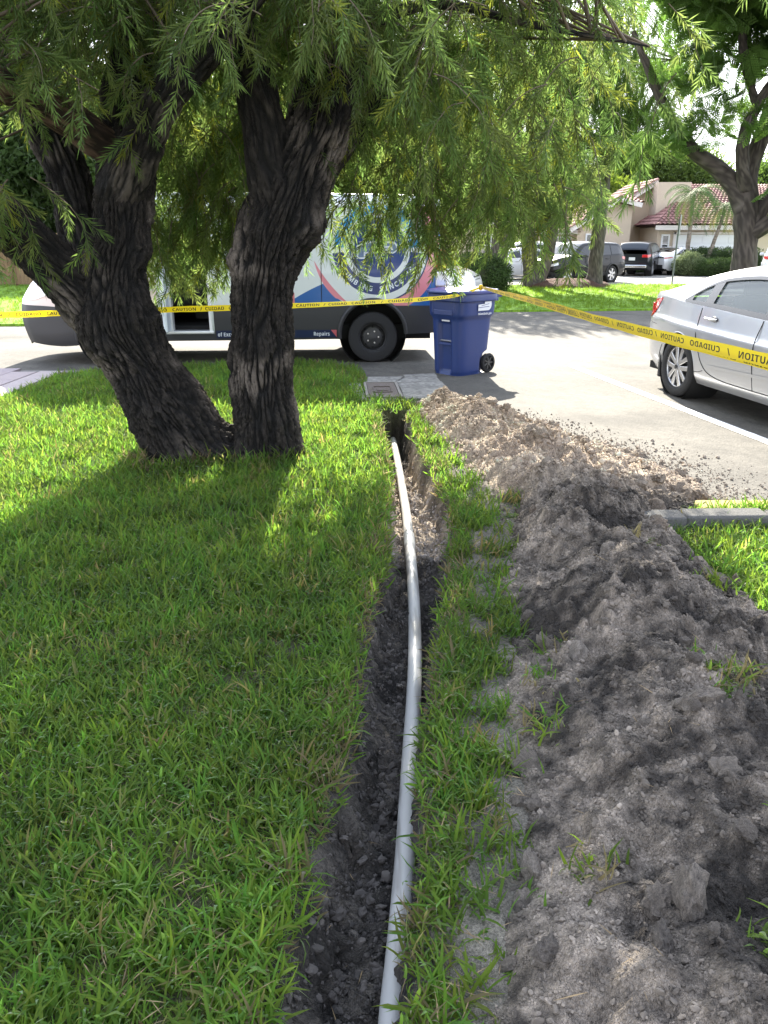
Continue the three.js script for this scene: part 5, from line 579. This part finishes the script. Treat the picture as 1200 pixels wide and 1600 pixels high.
// ---------- background: lawns, trees, houses ----------
const lawnMap = tex(512, (u, v) => { const a = N8(u * 8, v * 8) * 0.25 + N32(u * 32, v * 32) * 0.3 + N128(u * 128, v * 128) * 0.3 + N512(u * 512, v * 512) * 0.3; return [0.44 * (0.55 + a), 0.54 * (0.55 + a), 0.15 * (0.55 + a)]; }, true);
const lawnMat = std([0.75, 0.9, 0.7], 1, { map: lawnMap, bumpMap: speckBump, bumpScale: 0.03 });
function lawn(name, poly, y = 0.05) { const s = new THREE.Shape(poly.map(p => new THREE.Vector2(p[0], p[1]))); const g = new THREE.ExtrudeGeometry(s, { depth: y, bevelEnabled: false }); g.rotateX(-Math.PI / 2); const p = g.attributes.position, uv = g.attributes.uv; for (let i = 0; i < p.count; i++) uv.setXY(i, p.getX(i) / 1.9, p.getZ(i) / 1.9); g.translate(0, 0.004, 0); return struct(name, g, lawnMat); }
const median = [[1.2, 19.4], [2.8, 19.6], [7, 20.1], [14, 21], [24, 23], [30, 26], [30, 31], [13.2, 32.2], [9, 31.8], [4, 31], [1, 30]];
const leftLawn = [[-40, 15.5], [-12, 15.9], [-7.6, 16.2], [-4, 16.6], [-1, 17.4], [-0.5, 20], [-0.5, 33], [-40, 33]];
lawn('median_lawn', median); lawn('far_lawn', leftLawn); lawn('house_lawn', [[17, 41.2], [21.5, 40.6], [32, 40], [32, 46], [17.5, 44.5]]); lawn('back_lawn', [[-60, 44.5], [9, 44.5], [9, 90], [-60, 90]], 0.03);
{ const pm = std([0.46, 0.44, 0.41], 0.9, { map: asphaltMap }); const g = new THREE.BoxGeometry(60, 0.03, 10.5, 30, 1, 6); const p = g.attributes.position, uv = g.attributes.uv; for (let i = 0; i < p.count; i++) uv.setXY(i, p.getX(i) / 3, p.getZ(i) / 3); const m = struct('pavement', g, pm); m.position.copy(P(22, 0.006, 37.6));
  const R = rng(31), L = [[], [], [], []]; const far = (poly, n, x0, x1, d0, d1, s) => { for (let i = 0; i < n; i++) { const x = lerp(x0, x1, R()), d = lerp(d0, d1, R()); if (!inside(x, d, poly)) continue; const k = 0.85 + 0.5 * R(); L[i % 4].push({ p: P(x, 0.045, d), q: aim(new THREE.Vector3((R() - 0.5) * 0.6, 1, (R() - 0.5) * 0.6), R() * 6), s: s * (0.7 + 0.6 * R()), c: [0.15 * k, 0.24 * k, 0.018 * k] }); } };
  far(median, 15000, 1, 22, 19.4, 32, 1.1); far(leftLawn, 9000, -22, -0.5, 15.5, 33, 1.2);
  const g2 = thing('far_grass', 'short sunlit grass on the lawns across the drive', 'grass'); g2.userData.kind = 'stuff'; L.forEach((l, v) => copies('blades', tufts[v], grassMat, l, g2)); }
// generic trees
const greyBark = std([1, 1, 1], 0.95, { vertexColors: true });
function clusterGeo(seed, n, R0, ll, lw) { const R = rng(seed), it = []; for (let i = 0; i < n; i++) { const d = new THREE.Vector3(R() * 2 - 1, R() * 2 - 1, R() * 2 - 1).normalize(), b = d.clone().multiplyScalar(R0 * Math.cbrt(R())); const dd = new THREE.Vector3(R() - 0.5, R() * 0.5 - 0.45, R() - 0.5).addScaledVector(d, 0.5).normalize(); const s = new THREE.Vector3(R() - 0.5, R() - 0.5, R() - 0.5).cross(dd).normalize(); it.push({ b, d: dd, l: ll * (0.7 + 0.6 * R()), w: lw * (0.8 + 0.4 * R()), n: s }); } return leafQuads(it); }
function featherGeo(seed) { const R = rng(seed), it = []; for (let i = 0; i < 10; i++) { const t = i / 9; for (const s of [-1, 1]) { const b0 = new THREE.Vector3(0, t * 0.34, -0.1 * t * t), d0 = new THREE.Vector3(s * 0.85, 0.45, -0.25).normalize(), pl_ = 0.15 * (1 - 0.5 * Math.abs(t - 0.4)); for (let k = 0; k < 4; k++) { const b = b0.clone().addScaledVector(d0, pl_ * (k + 0.5) / 4); for (const q of [-1, 1]) it.push({ b, d: new THREE.Vector3(d0.x * 0.4, q * 0.8 + 0.3, -0.3 + (R() - 0.5) * 0.4).normalize(), l: 0.05, w: 0.028, n: d0 }); } } } return leafQuads(it); }
const broad = [clusterGeo(11, 70, 0.34, 0.13, 0.06), clusterGeo(12, 70, 0.34, 0.13, 0.06)], feather = [featherGeo(1), featherGeo(2)];
function tree(o) {   // o: trunk [[x,h,d,r]..], limbs [...], blobs [[x,h,d,rx,ry,rz,n]], leaf geos, tone
  const g = thing(o.name, o.label, 'tree', o.group); const bk = { lo: [0.05, 0.042, 0.036], hi: [0.11, 0.092, 0.078], hp: [0.18, 0.155, 0.135], f: 16, ...(o.bark || {}) };
  mesh('trunk', barkLimb(o.trunk, 60, 40, 0.014, o.seed, bk), greyBark, g); for (const l of o.limbs ?? []) mesh('limb', barkLimb(l, 40, 24, 0.010, o.seed + 3, bk), greyBark, g);
  const R = rng(o.seed * 17 + 5), L = o.leaves.map(() => []), tw = [];
  for (const b of o.blobs) for (let i = 0; i < b[6]; i++) { const d = new THREE.Vector3(R() * 2 - 1, R() * 2 - 1, R() * 2 - 1); if (d.lengthSq() > 1) { i--; continue; } const n = noise(d.x * 2.2 + b[0], d.y * 2.2 + b[1], d.z * 2.2 + b[2]); if (n < (o.gap ?? -0.15) && d.length() > 0.3) continue; const p = P(b[0], b[1], b[2]).add(new THREE.Vector3(d.x * b[3], d.y * b[4], d.z * b[5])); const k = 0.7 + 0.7 * R() + 0.3 * n; L[Math.floor(R() * L.length)].push({ p, q: aim(o.weep ? new THREE.Vector3(R() - 0.5, -1.0, R() - 0.5) : new THREE.Vector3(R() - 0.5, R() * 0.8 - 0.3, R() - 0.5), R() * 6), s: (o.ls ?? 1) * (0.7 + 0.6 * R()), c: o.tone.map(t => t * k) }); if (R() < 0.03 && o.limbs && !o.bare) { const l = o.limbs[Math.floor(R() * o.limbs.length)], e = l[l.length - 1]; tw.push(tube([P(e[0], e[1], e[2]), P(e[0], e[1] + 0.3, e[2]).lerp(p, 0.5), p], 0.03, 0.008, 5, 4)); } }
  if (tw.length) { const t = mesh('twigs', merge(tw), std([0.12, 0.1, 0.085], 0.9), g); t.userData.kind = 'stuff'; }
  L.forEach((l, v) => copies('crown', o.leaves[v], leafMat([1, 1, 1], 0.65, 0.08), l, g)); return g;
}
const farSpray = [sprayGeo(34, 0.62, 0.2, 0.022, 901, 0.6), sprayGeo(34, 0.62, 0.2, 0.022, 902, 0.6)], green1 = [0.095, 0.16, 0.028], limeT = [0.16, 0.22, 0.026];
// weeping trees on the median
tree({ name: 'median_tree', group: 'trees on the median lawn', label: 'tall slim dark trunk in front of the black suv, leaves hanging high', seed: 21, trunk: [[8.0, -0.1, 30.2, 0.34], [8.0, 0.6, 30.2, 0.27], [8.02, 2.5, 30.2, 0.245], [8.0, 4.4, 30.2, 0.23], [7.8, 6.5, 30.2, 0.17]], limbs: [[[8, 4.3, 30.2, 0.14], [9.2, 6, 30, 0.1], [10, 7.5, 29.5, 0.05]], [[8, 4.6, 30.2, 0.14], [6.8, 6, 30.2, 0.1], [5.6, 7.5, 30, 0.05]]], blobs: [[7.2, 7.4, 29.5, 3.0, 2.6, 3, 1700], [8.6, 5.4, 29.3, 1.2, 1.2, 1.3, 240]], leaves: farSpray, weep: true, ls: 1.0, tone: green1 });
tree({ name: 'median_tree', group: 'trees on the median lawn', label: 'grey trunk rising directly behind the blue bin', seed: 22, trunk: [[4.15, -0.1, 29.6, 0.4], [4.2, 0.6, 29.6, 0.33], [4.3, 2.2, 29.6, 0.3], [4.4, 4.4, 29.6, 0.26], [4.3, 6.5, 29.6, 0.16]], limbs: [[[4.3, 3.4, 29.6, 0.15], [3.2, 5, 29, 0.1], [2.4, 6.5, 28.5, 0.05]]], blobs: [[4, 6.4, 29, 3, 2.6, 3, 1500], [3.2, 3.8, 28.5, 1.6, 1.0, 1.4, 260]], leaves: farSpray, weep: true, tone: [0.095, 0.15, 0.03] });
tree({ name: 'median_tree', group: 'trees on the median lawn', label: 'leaning twin grey trunks left of the reddish mulch mound', seed: 23, trunk: [[5.7, -0.1, 30.2, 0.42], [5.6, 0.5, 30.2, 0.3], [5.4, 1.8, 30.2, 0.26], [5.3, 3.5, 30.2, 0.2], [5.2, 5.5, 30.2, 0.12]], limbs: [[[5.75, 0.0, 30.2, 0.3], [6.1, 0.9, 30.2, 0.24], [6.3, 2.2, 30.2, 0.2], [6.5, 4, 30.2, 0.14], [6.6, 6, 30.2, 0.06]]], blobs: [[5.9, 5.9, 29.4, 2.4, 2.5, 2.4, 1200], [6.2, 3.7, 28.8, 1.4, 1.0, 1.2, 220]], leaves: farSpray, weep: true, tone: [0.09, 0.14, 0.03] });
{ const g = new THREE.SphereGeometry(1, 40, 14, 0, 6.3, 0, 1.57); const p = g.attributes.position; for (let i = 0; i < p.count; i++) { const x = p.getX(i), z = p.getZ(i), k = 1 + 0.2 * noise(x * 2, z * 2); p.setXYZ(i, x * 1.7 * k, p.getY(i) * 0.34 + 0.04 * noise(x * 9, z * 9), z * 1.1 * k); } g.computeVertexNormals(); const m = mesh('mulch_mound', g, std([0.10, 0.05, 0.035], 1, { bumpMap: soilBump, bumpScale: 0.05 })); m.position.copy(P(7.0, 0.02, 30.4)); tag(m, 'low reddish brown mulch mound around the median tree roots', 'mulch'); }
// spreading tree on the right, feathery leaves
tree({ name: 'spreading_tree', label: 'large spreading tree with forked grey trunk behind the silver sedan', seed: 31, gap: 0.0, bare: true, bark: { lo: [0.035, 0.028, 0.023], hi: [0.085, 0.07, 0.058], hp: [0.14, 0.12, 0.10] },
  trunk: [[9.95, -0.2, 22.0, 0.58], [9.95, 0.5, 22, 0.38], [9.9, 1.5, 22, 0.32], [9.82, 2.2, 22, 0.32], [9.72, 2.75, 22, 0.29], [9.68, 3.3, 22, 0.23], [9.85, 4.3, 21.9, 0.2], [9.98, 5.3, 21.7, 0.16], [10.4, 6.4, 21.5, 0.12], [11.2, 7.6, 21.2, 0.07]],
  limbs: [[[9.72, 2.5, 22, 0.3], [9.35, 3.1, 22.1, 0.23], [8.95, 3.5, 22.2, 0.21], [8.35, 3.85, 22.2, 0.185], [7.8, 4.35, 22.2, 0.16], [7.4, 4.85, 22.2, 0.14], [6.8, 5.7, 22, 0.1], [6.2, 6.6, 21.8, 0.06]], [[9.6, 3.0, 21.9, 0.2], [9.28, 3.7, 21.6, 0.16], [9.2, 4.4, 21.4, 0.15], [9.4, 5.0, 21.3, 0.13], [9.65, 5.6, 21.2, 0.1], [9.6, 6.6, 21, 0.06]], [[9.95, 2.2, 22, 0.28], [10.25, 2.7, 21.9, 0.2], [10.5, 3.4, 21.7, 0.18], [11, 4.6, 21.4, 0.14], [11.8, 6.2, 21, 0.08]], [[9.95, 1.9, 21.9, 0.24], [10.4, 2.2, 21.6, 0.2], [11.0, 2.7, 21.2, 0.17], [12, 3.6, 20.8, 0.12], [13, 4.6, 20.5, 0.06]], [[9.3, 5.0, 21.4, 0.1], [8.85, 5.8, 21.2, 0.1], [8.5, 6.8, 21, 0.08], [8.3, 7.8, 20.8, 0.05]], [[9.2, 5.3, 21.4, 0.08], [9.0, 6.4, 21.6, 0.07], [9.0, 7.6, 21.6, 0.05]]],
  blobs: [[9.4, 7.9, 21, 3.6, 1.3, 3, 3600], [8.4, 7.2, 20.6, 2.1, 0.6, 1.8, 900], [10.5, 6.2, 20.6, 1.5, 0.8, 1.4, 520], [7.6, 4.3, 21.6, 1.3, 0.5, 0.9, 90], [9.0, 4.6, 21.4, 0.9, 0.5, 0.8, 80], [9.0, 6.3, 21.5, 1.9, 0.7, 1.2, 380], [8.0, 5.5, 21.5, 1.2, 0.5, 1.0, 160], [10.6, 2.9, 20.8, 0.8, 0.35, 0.7, 170], [10.9, 4.3, 20.7, 0.9, 0.6, 0.8, 150], [12.5, 6.5, 20, 2.2, 1.3, 2, 700], [9.6, 9.4, 21, 3.2, 1.2, 3, 900]], leaves: feather, ls: 1.3, tone: [0.11, 0.2, 0.035] });
// trees standing behind the houses and behind the van
[['yellow green flat topped tree behind the pale house gable', 13.0, 62, 4.4, 6.5, 2.0, limeT, 1500], ['bright green tree rising behind the house roof ridge', 22, 66, 5.8, 5.5, 3.0, [0.11, 0.165, 0.03], 1500], ['dark green tree at far right behind the tiled roof', 33, 64, 4.6, 6, 3.4, green1, 1500], ['tall tree behind the pale house left of the slim trunk', 3.0, 60, 5.0, 6, 4.0, green1, 1700], ['sunlit tree filling the gap above the van roof', -4.5, 36, 4.6, 5, 3.8, limeT, 1900], ['dense tree behind the fence at the left edge', -17, 40, 5.6, 6, 4.6, [0.07, 0.12, 0.03], 1500], ['leafy tree between the left house and the van', -10.5, 37, 4.2, 3.2, 3.2, [0.09, 0.15, 0.035], 1300], ['round tree above the white car behind the bin', 0.8, 39, 4.8, 3.4, 3.6, [0.1, 0.15, 0.03], 1400]].forEach((t, i) => tree({ name: 'far_tree', label: t[0], group: 'trees behind the houses and fence', seed: 60 + i, trunk: [[t[1], -0.1, t[2], 0.4], [t[1] + 0.1, t[3] * 0.5, t[2], 0.28], [t[1], t[3], t[2], 0.16]], limbs: [[[t[1], t[3] * 0.5, t[2], 0.18], [t[1] + t[4] * 0.3, t[3] * 0.9, t[2], 0.1], [t[1] + t[4] * 0.5, t[3] * 1.1, t[2], 0.04]], [[t[1], t[3] * 0.45, t[2], 0.18], [t[1] - t[4] * 0.3, t[3] * 0.85, t[2], 0.1], [t[1] - t[4] * 0.5, t[3], t[2], 0.04]]], blobs: [[t[1], t[3], t[2], t[4], t[5], t[4] * 0.8, t[7]], [t[1] - t[4] * 0.4, t[3] * 1.05, t[2] - 1, t[4] * 0.5, t[5] * 0.6, t[4] * 0.5, t[7] / 4]], leaves: broad, ls: 2.3, tone: t[6], gap: -0.2 }));
// shrubs and hedges
function shrub(name, label, cat, x, d, h, rx, rz, n, tone, boxy, ls = 0.5) { const g = thing(name, label, cat); const R = rng(Math.round(x * 100 + d * 7)), L = [[], []]; const core = new THREE.IcosahedronGeometry(1, 3), p = core.attributes.position; for (let i = 0; i < p.count; i++) { const k = 0.84 + 0.14 * noise(p.getX(i) * 2 + x, p.getY(i) * 2, p.getZ(i) * 2); p.setXYZ(i, p.getX(i) * rx * k, h * 0.45 + p.getY(i) * h * 0.45 * k, p.getZ(i) * rz * k); } core.computeVertexNormals(); core.translate(x, 0.02, -d); mesh('stems', core, std([0.03, 0.035, 0.014], 1), g);
  for (let i = 0; i < n; i++) { const u = R() * 2 - 1, a = R() * 6.283, s = Math.sqrt(1 - u * u); let v = new THREE.Vector3(Math.cos(a) * s, u, Math.sin(a) * s); if (boxy) { const m = Math.max(Math.abs(v.x), Math.abs(v.y), Math.abs(v.z)); v.lerp(v.clone().divideScalar(m), 0.7); } const k = 0.86 + 0.16 * R(), q = 0.7 + 0.7 * R(); L[i % 2].push({ p: P(x + v.x * rx * k, Math.max(0.06, h * 0.5 + v.y * h * 0.5 * k), d + v.z * rz * k), q: aim(new THREE.Vector3(R() - 0.5, R() - 0.3, R() - 0.5), R() * 6), s: ls * (0.7 + 0.6 * R()), c: tone.map(t => t * q) }); }
  L.forEach((l, v) => copies('foliage', broad[v], leafMat([1, 1, 1], 0.35, 0.15), l, g)); return g; }
shrub('shrub', 'dark green bush behind the blue bin beside the grey trunk', 'shrub', 3.05, 25.5, 1.25, 0.9, 0.8, 380, [0.05, 0.085, 0.022]);
shrub('hedge', 'low clipped round hedge nearest the spreading tree trunk', 'hedge', 17.3, 41.0, 0.75, 1.5, 0.7, 420, [0.06, 0.1, 0.026], true);
shrub('hedge', 'taller clipped hedge under the palms by the garage', 'hedge', 17.9, 43.0, 1.25, 2.4, 0.7, 560, [0.05, 0.085, 0.024], true);
shrub('shrub', 'pale variegated bush beside the white fastback sedan', 'shrub', 15.75, 41.2, 1.1, 0.7, 0.6, 260, [0.16, 0.2, 0.09]);
shrub('shrub', 'small shrub below the pale house corner', 'shrub', 14.6, 46.6, 1.0, 1.4, 0.5, 240, [0.05, 0.09, 0.024]);
// palms
function palm(label, base, top, n, s, seed) { const g = thing('palm_tree', label, 'palm tree', 'palms by the garage'), R = rng(seed); const m = base.map((v, i) => (v + top[i]) / 2); m[0] += 0.08 * (top[0] - base[0]); mesh('trunk', barkLimb([[...base, 0.14 * s], [base[0] + (m[0] - base[0]) * 0.3, base[1] + 0.3, base[2], 0.11 * s], [...m, 0.095 * s], [...top, 0.08 * s]], 60, 20, 0.008, seed, { lo: [0.12, 0.10, 0.08], hi: [0.24, 0.2, 0.16], hp: [0.32, 0.28, 0.24], lf: 20, f: 2 }), greyBark, g);
  const sh = barkLimb([[top[0], top[1] - 0.05, top[2], 0.08 * s], [top[0], top[1] + 0.5 * s, top[2], 0.045 * s]], 20, 14, 0.002, seed, { lo: [0.1, 0.15, 0.04], hi: [0.12, 0.18, 0.05], hp: [0.14, 0.2, 0.06] }); mesh('crownshaft', sh, greyBark, g);
  for (let f = 0; f < n; f++) { const az = f * 2.399 + R(), e0 = lerp(1.2, -0.2, f / n) + (R() - 0.5) * 0.2, len = (1.5 + 0.5 * R()) * s, it = [], pts = []; let p = P(top[0], top[1] + 0.42 * s, top[2]), e = e0; for (let i = 0; i <= 10; i++) { pts.push(p.clone()); e -= 0.2 + 0.06 * R(); p = p.clone().add(new THREE.Vector3(Math.cos(az) * Math.cos(e), Math.sin(e), Math.sin(az) * Math.cos(e)).multiplyScalar(len / 10)); }
    const cv = new THREE.CatmullRomCurve3(pts); for (let i = 0; i < 26; i++) { const t = 0.12 + 0.88 * i / 26, b = cv.getPointAt(t), T = cv.getTangentAt(t), sd = new THREE.Vector3().crossVectors(T, UPV).normalize(); for (const q of [-1, 1]) it.push({ b, d: T.clone().multiplyScalar(0.55).addScaledVector(sd, q).add(new THREE.Vector3(0, -0.45 - 0.2 * R(), 0)).normalize(), l: 0.5 * s * (1.1 - 0.7 * Math.abs(t - 0.45)) * (0.85 + 0.3 * R()), w: 0.035 * s, n: T }); }
    const k = f / n > 0.82 ? [0.2, 0.19, 0.06] : [0.075, 0.135, 0.035]; mesh('frond', merge([leafQuads(it), tube(pts, 0.014 * s, 0.004 * s, 14, 4)]), palmMats[f / n > 0.82 ? 1 : 0], g); }
  return g; }
const palmMats = [leafMat([0.075, 0.135, 0.035], 0.35, 0.2), leafMat([0.22, 0.21, 0.07], 0.35, 0.2)];
palm('upright slender palm in front of the garage door', [16.2, 0, 42.8], [16.15, 3.6, 42.8], 15, 1.15, 71); palm('leaning palm between the upright palm and the big trunk', [16.9, 0, 42.6], [17.75, 3.0, 42.6], 13, 1.0, 72);
// ---------- houses ----------
const stucco = std([0.50, 0.40, 0.30], 0.95, { bumpMap: speckBump, bumpScale: 0.01 }), stucco2 = std([0.54, 0.45, 0.35], 0.95, { bumpMap: speckBump, bumpScale: 0.01 }), fascia = std([0.68, 0.63, 0.60], 0.8), tileMats = [[0.27, 0.13, 0.11], [0.31, 0.155, 0.13], [0.23, 0.11, 0.095]].map(c => std(c, 0.85)), paneMat = phys([0.03, 0.035, 0.04], 0.05, { clearcoat: 1 }), whiteP = std([0.72, 0.73, 0.74], 0.6);
const wallPoly = (pts, d, depth) => { const g = new THREE.ExtrudeGeometry(new THREE.Shape(pts.map(p => new THREE.Vector2(...p))), { depth, bevelEnabled: false }); g.translate(0, 0, -d - depth); return g; };
// roof slope of barrel tile courses: a,b along the eave, c,d along the ridge (c above a)
function roofSlope(a, b, c, d, parent, name = 'roof') { const cols = Math.max(4, Math.round(a.distanceTo(b) / 0.26)), rows = Math.max(3, Math.round(a.distanceTo(c) / 0.36)); const nrm = new THREE.Vector3().crossVectors(b.clone().sub(a), c.clone().sub(a)).normalize(); if (nrm.y < 0) nrm.negate();
  const m = mesh(name, grid(1, 1, (u, v) => { const p = a.clone().lerp(b, u).lerp(c.clone().lerp(d, u), v).addScaledVector(nrm, -0.05); return [p.x, p.y, p.z]; }), std([0.1, 0.05, 0.04], 1, { side: THREE.DoubleSide }), parent);
  const bank = [[], [], []]; const R = rng(Math.round(a.x * 31 + b.x * 7 + 3000)); for (let r = 0; r < rows; r++) for (let q = 0; q < cols; q++) { const g = grid(6, 1, (u, v) => { const V = Math.min(1, (r + v * 1.12) / rows), p = a.clone().lerp(b, (q + u) / cols).lerp(c.clone().lerp(d, (q + u) / cols), V); p.addScaledVector(nrm, 0.075 * Math.sin(u * Math.PI) + 0.05 * (1 - v)); return [p.x, p.y, p.z]; }); bank[Math.floor(R() * 3)].push(g); }
  bank.forEach((l, i) => { if (l.length) { const t = mesh('roof_tiles', merge(l), tileMats[i], m); t.material.side = THREE.DoubleSide; t.userData.kind = 'stuff'; } }); return m; }
function windowPart(parent, x, h, d, w, ht, nx, ny) { const f = mesh('window', box(w, ht, 0.06, x, h, -d + 0.02), paneMat, parent); const b = [box(w + 0.16, 0.08, 0.1, x, h + ht / 2 + 0.04, -d + 0.04), box(w + 0.16, 0.08, 0.1, x, h - ht / 2 - 0.04, -d + 0.04), box(0.08, ht, 0.1, x - w / 2 - 0.04, h, -d + 0.04), box(0.08, ht, 0.1, x + w / 2 + 0.04, h, -d + 0.04)]; for (let i = 1; i < nx; i++) b.push(box(0.045, ht, 0.05, x - w / 2 + w * i / nx, h, -d + 0.05)); for (let j = 1; j < ny; j++) b.push(box(w, 0.04, 0.045, x, h - ht / 2 + ht * j / ny, -d + 0.051)); mesh('frame', b, whiteP, f); return f; }
{
  const h = thing('pale_house', 'pale beige house with red tiled roofs and white garage door', 'house');
  mesh('wall', wallPoly([[11.0, 0], [14.0, 0], [14.0, 3.55], [13.3, 3.75], [11.0, 2.55]], 46.0, 7), stucco2, h); mesh('wall', wallPoly([[13.9, 0], [17.2, 0], [17.2, 4.75], [15.9, 4.85], [13.9, 3.7]], 48.4, 5), stucco, h); mesh('wall', wallPoly([[15.3, 0], [22.5, 0], [22.5, 2.45], [15.3, 2.45]], 45.2, 7), stucco2, h); mesh('wall', wallPoly([[15.7, 2.3], [17.6, 2.3], [17.6, 4.9], [15.7, 4.9]], 47.2, 3), stucco2, h); mesh('wall', wallPoly([[8.8, 0], [11.1, 0], [11.1, 2.2], [8.8, 2.2]], 46.5, 5), stucco2, h);
  const rk = (a, b, d, n = 'fascia') => mesh(n, bar(P(a[0], a[1], d), P(b[0], b[1], d), 0.06, 0.24), fascia, h);
  rk([10.5, 2.28], [13.15, 3.92], 45.6); rk([13.1, 3.92], [14.4, 3.6], 45.6); rk([13.7, 3.62], [15.95, 4.98], 48.0); rk([15.0, 2.42], [22.8, 2.42], 44.75); rk([11.0, 2.2], [8.6, 2.2], 46.0);
  roofSlope(P(10.45, 2.38, 45.55), P(10.45, 2.38, 53), P(13.15, 4.05, 45.55), P(13.15, 4.05, 53), h); roofSlope(P(13.15, 3.72, 45.5), P(14.55, 3.72, 45.6), P(13.15, 4.1, 46.9), P(14.2, 4.1, 46.9), h); roofSlope(P(14.5, 3.7, 45.6), P(14.5, 3.7, 53), P(13.15, 4.1, 46.5), P(13.15, 4.1, 53), h); roofSlope(P(13.65, 3.72, 47.9), P(13.65, 3.72, 54), P(15.95, 5.12, 47.9), P(15.95, 5.12, 54), h);
  roofSlope(P(14.95, 2.55, 44.7), P(23, 2.55, 44.7), P(18.4, 4.9, 49.5), P(24, 4.9, 49.5), h); roofSlope(P(14.95, 2.55, 52), P(14.95, 2.55, 44.7), P(18.4, 4.9, 50), P(18.4, 4.9, 49.5), h); roofSlope(P(8.5, 2.25, 45.9), P(11.2, 2.25, 45.9), P(9.4, 3.0, 47.6), P(11.0, 3.0, 47.6), h);
  windowPart(h, 10.2, 1.45, 46.5, 1.0, 0.9, 3, 3); windowPart(h, 12.0, 1.5, 46.0, 0.9, 1.1, 2, 3); windowPart(h, 15.75, 1.55, 45.2, 0.3, 0.9, 1, 2);
  const gd = mesh('garage_door', box(4.4, 2.05, 0.06, 18.5, 1.03, -45.18), whiteP, h); for (let r = 0; r < 4; r++) for (let c = 0; c < 6; c++) mesh('panel', box(0.62, 0.38, 0.03, 16.68 + c * 0.73, 0.3 + r * 0.5, -45.14, 0.01), whiteP, gd); mesh('frame', [box(0.12, 2.2, 0.1, 16.24, 1.1, -45.15), box(0.12, 2.2, 0.1, 20.76, 1.1, -45.15), box(4.6, 0.12, 0.1, 18.5, 2.14, -45.15)], fascia, gd);
  const p = thing('pale_house', 'pale house mostly hidden behind the median trees', 'house'); mesh('wall', wallPoly([[0.5, 0], [8.2, 0], [8.2, 2.7], [0.5, 2.7]], 47.5, 7), stucco2, p); windowPart(p, 6.3, 1.5, 47.5, 1.3, 1.1, 2, 2); windowPart(p, 2.8, 1.5, 47.5, 1.3, 1.1, 2, 2); mesh('fascia', bar(P(0.1, 2.72, 47), P(8.6, 2.72, 47), 0.06, 0.24), fascia, p); roofSlope(P(0.1, 2.85, 46.9), P(8.6, 2.85, 46.9), P(2, 4.7, 51), P(7, 4.7, 51), p);
  const q = thing('left_house', 'pale walled house with pinkish tiled roof behind the left trunk', 'house'); mesh('wall', wallPoly([[-18, 0], [-8, 0], [-8, 3.0], [-18, 3.0]], 39.5, 8), stucco2, q); windowPart(q, -15.5, 1.6, 39.5, 1.4, 1.2, 2, 2); windowPart(q, -11, 1.6, 39.5, 1.4, 1.2, 2, 2); mesh('fascia', bar(P(-18.5, 3.02, 38.9), P(-7.5, 3.02, 38.9), 0.06, 0.26), fascia, q); roofSlope(P(-18.6, 3.15, 38.8), P(-7.4, 3.15, 38.8), P(-16, 6.2, 44), P(-10, 6.2, 44), q);
}
// timber fence on the left
{ const f = thing('timber_fence', 'tan timber board fence at the left edge beyond the lawn', 'fence'), wm = [[0.36, 0.24, 0.14], [0.30, 0.195, 0.115], [0.40, 0.28, 0.17]].map(c => std(c, 0.9, { map: woodTex })); const R = rng(41); for (let i = 0; i < 60; i++) { const hh = 1.86 + 0.04 * R(); const m = mesh('board', box(0.138, hh, 0.022, 0, 0, 0, 0.004), wm[Math.floor(R() * 3)], f); m.position.copy(P(-20.2 + i * 0.145, 0.1 + hh / 2, 31 + 0.012 * R())); } for (const y of [0.4, 1.0, 1.65]) mesh('rail', box(8.8, 0.09, 0.04, -15.9, y, -31.05), wm[1], f); for (let i = 0; i < 4; i++) mesh('post', box(0.1, 1.9, 0.1, -20 + i * 2.8, 0.98, -31.1), wm[1], f); }
// street sign seen nearly edge on
{ const s = thing('sign_post', 'thin metal sign post with a grey plate seen edge on', 'sign'); const c = new THREE.CylinderGeometry(0.035, 0.035, 2.55, 10); c.translate(0, 1.27, 0); mesh('post', c, std([0.14, 0.16, 0.15], 0.6, { metalness: 0.5 }), s); mesh('plate', box(0.62, 0.78, 0.015, 0, 2.3, 0.045, 0.006), std([0.2, 0.22, 0.2], 0.6, { metalness: 0.3 }), s); s.position.copy(P(12.0, 0.02, 33)); s.rotation.y = 1.15; s.rotation.z = -0.03; }
renderer.render(scene, camera);
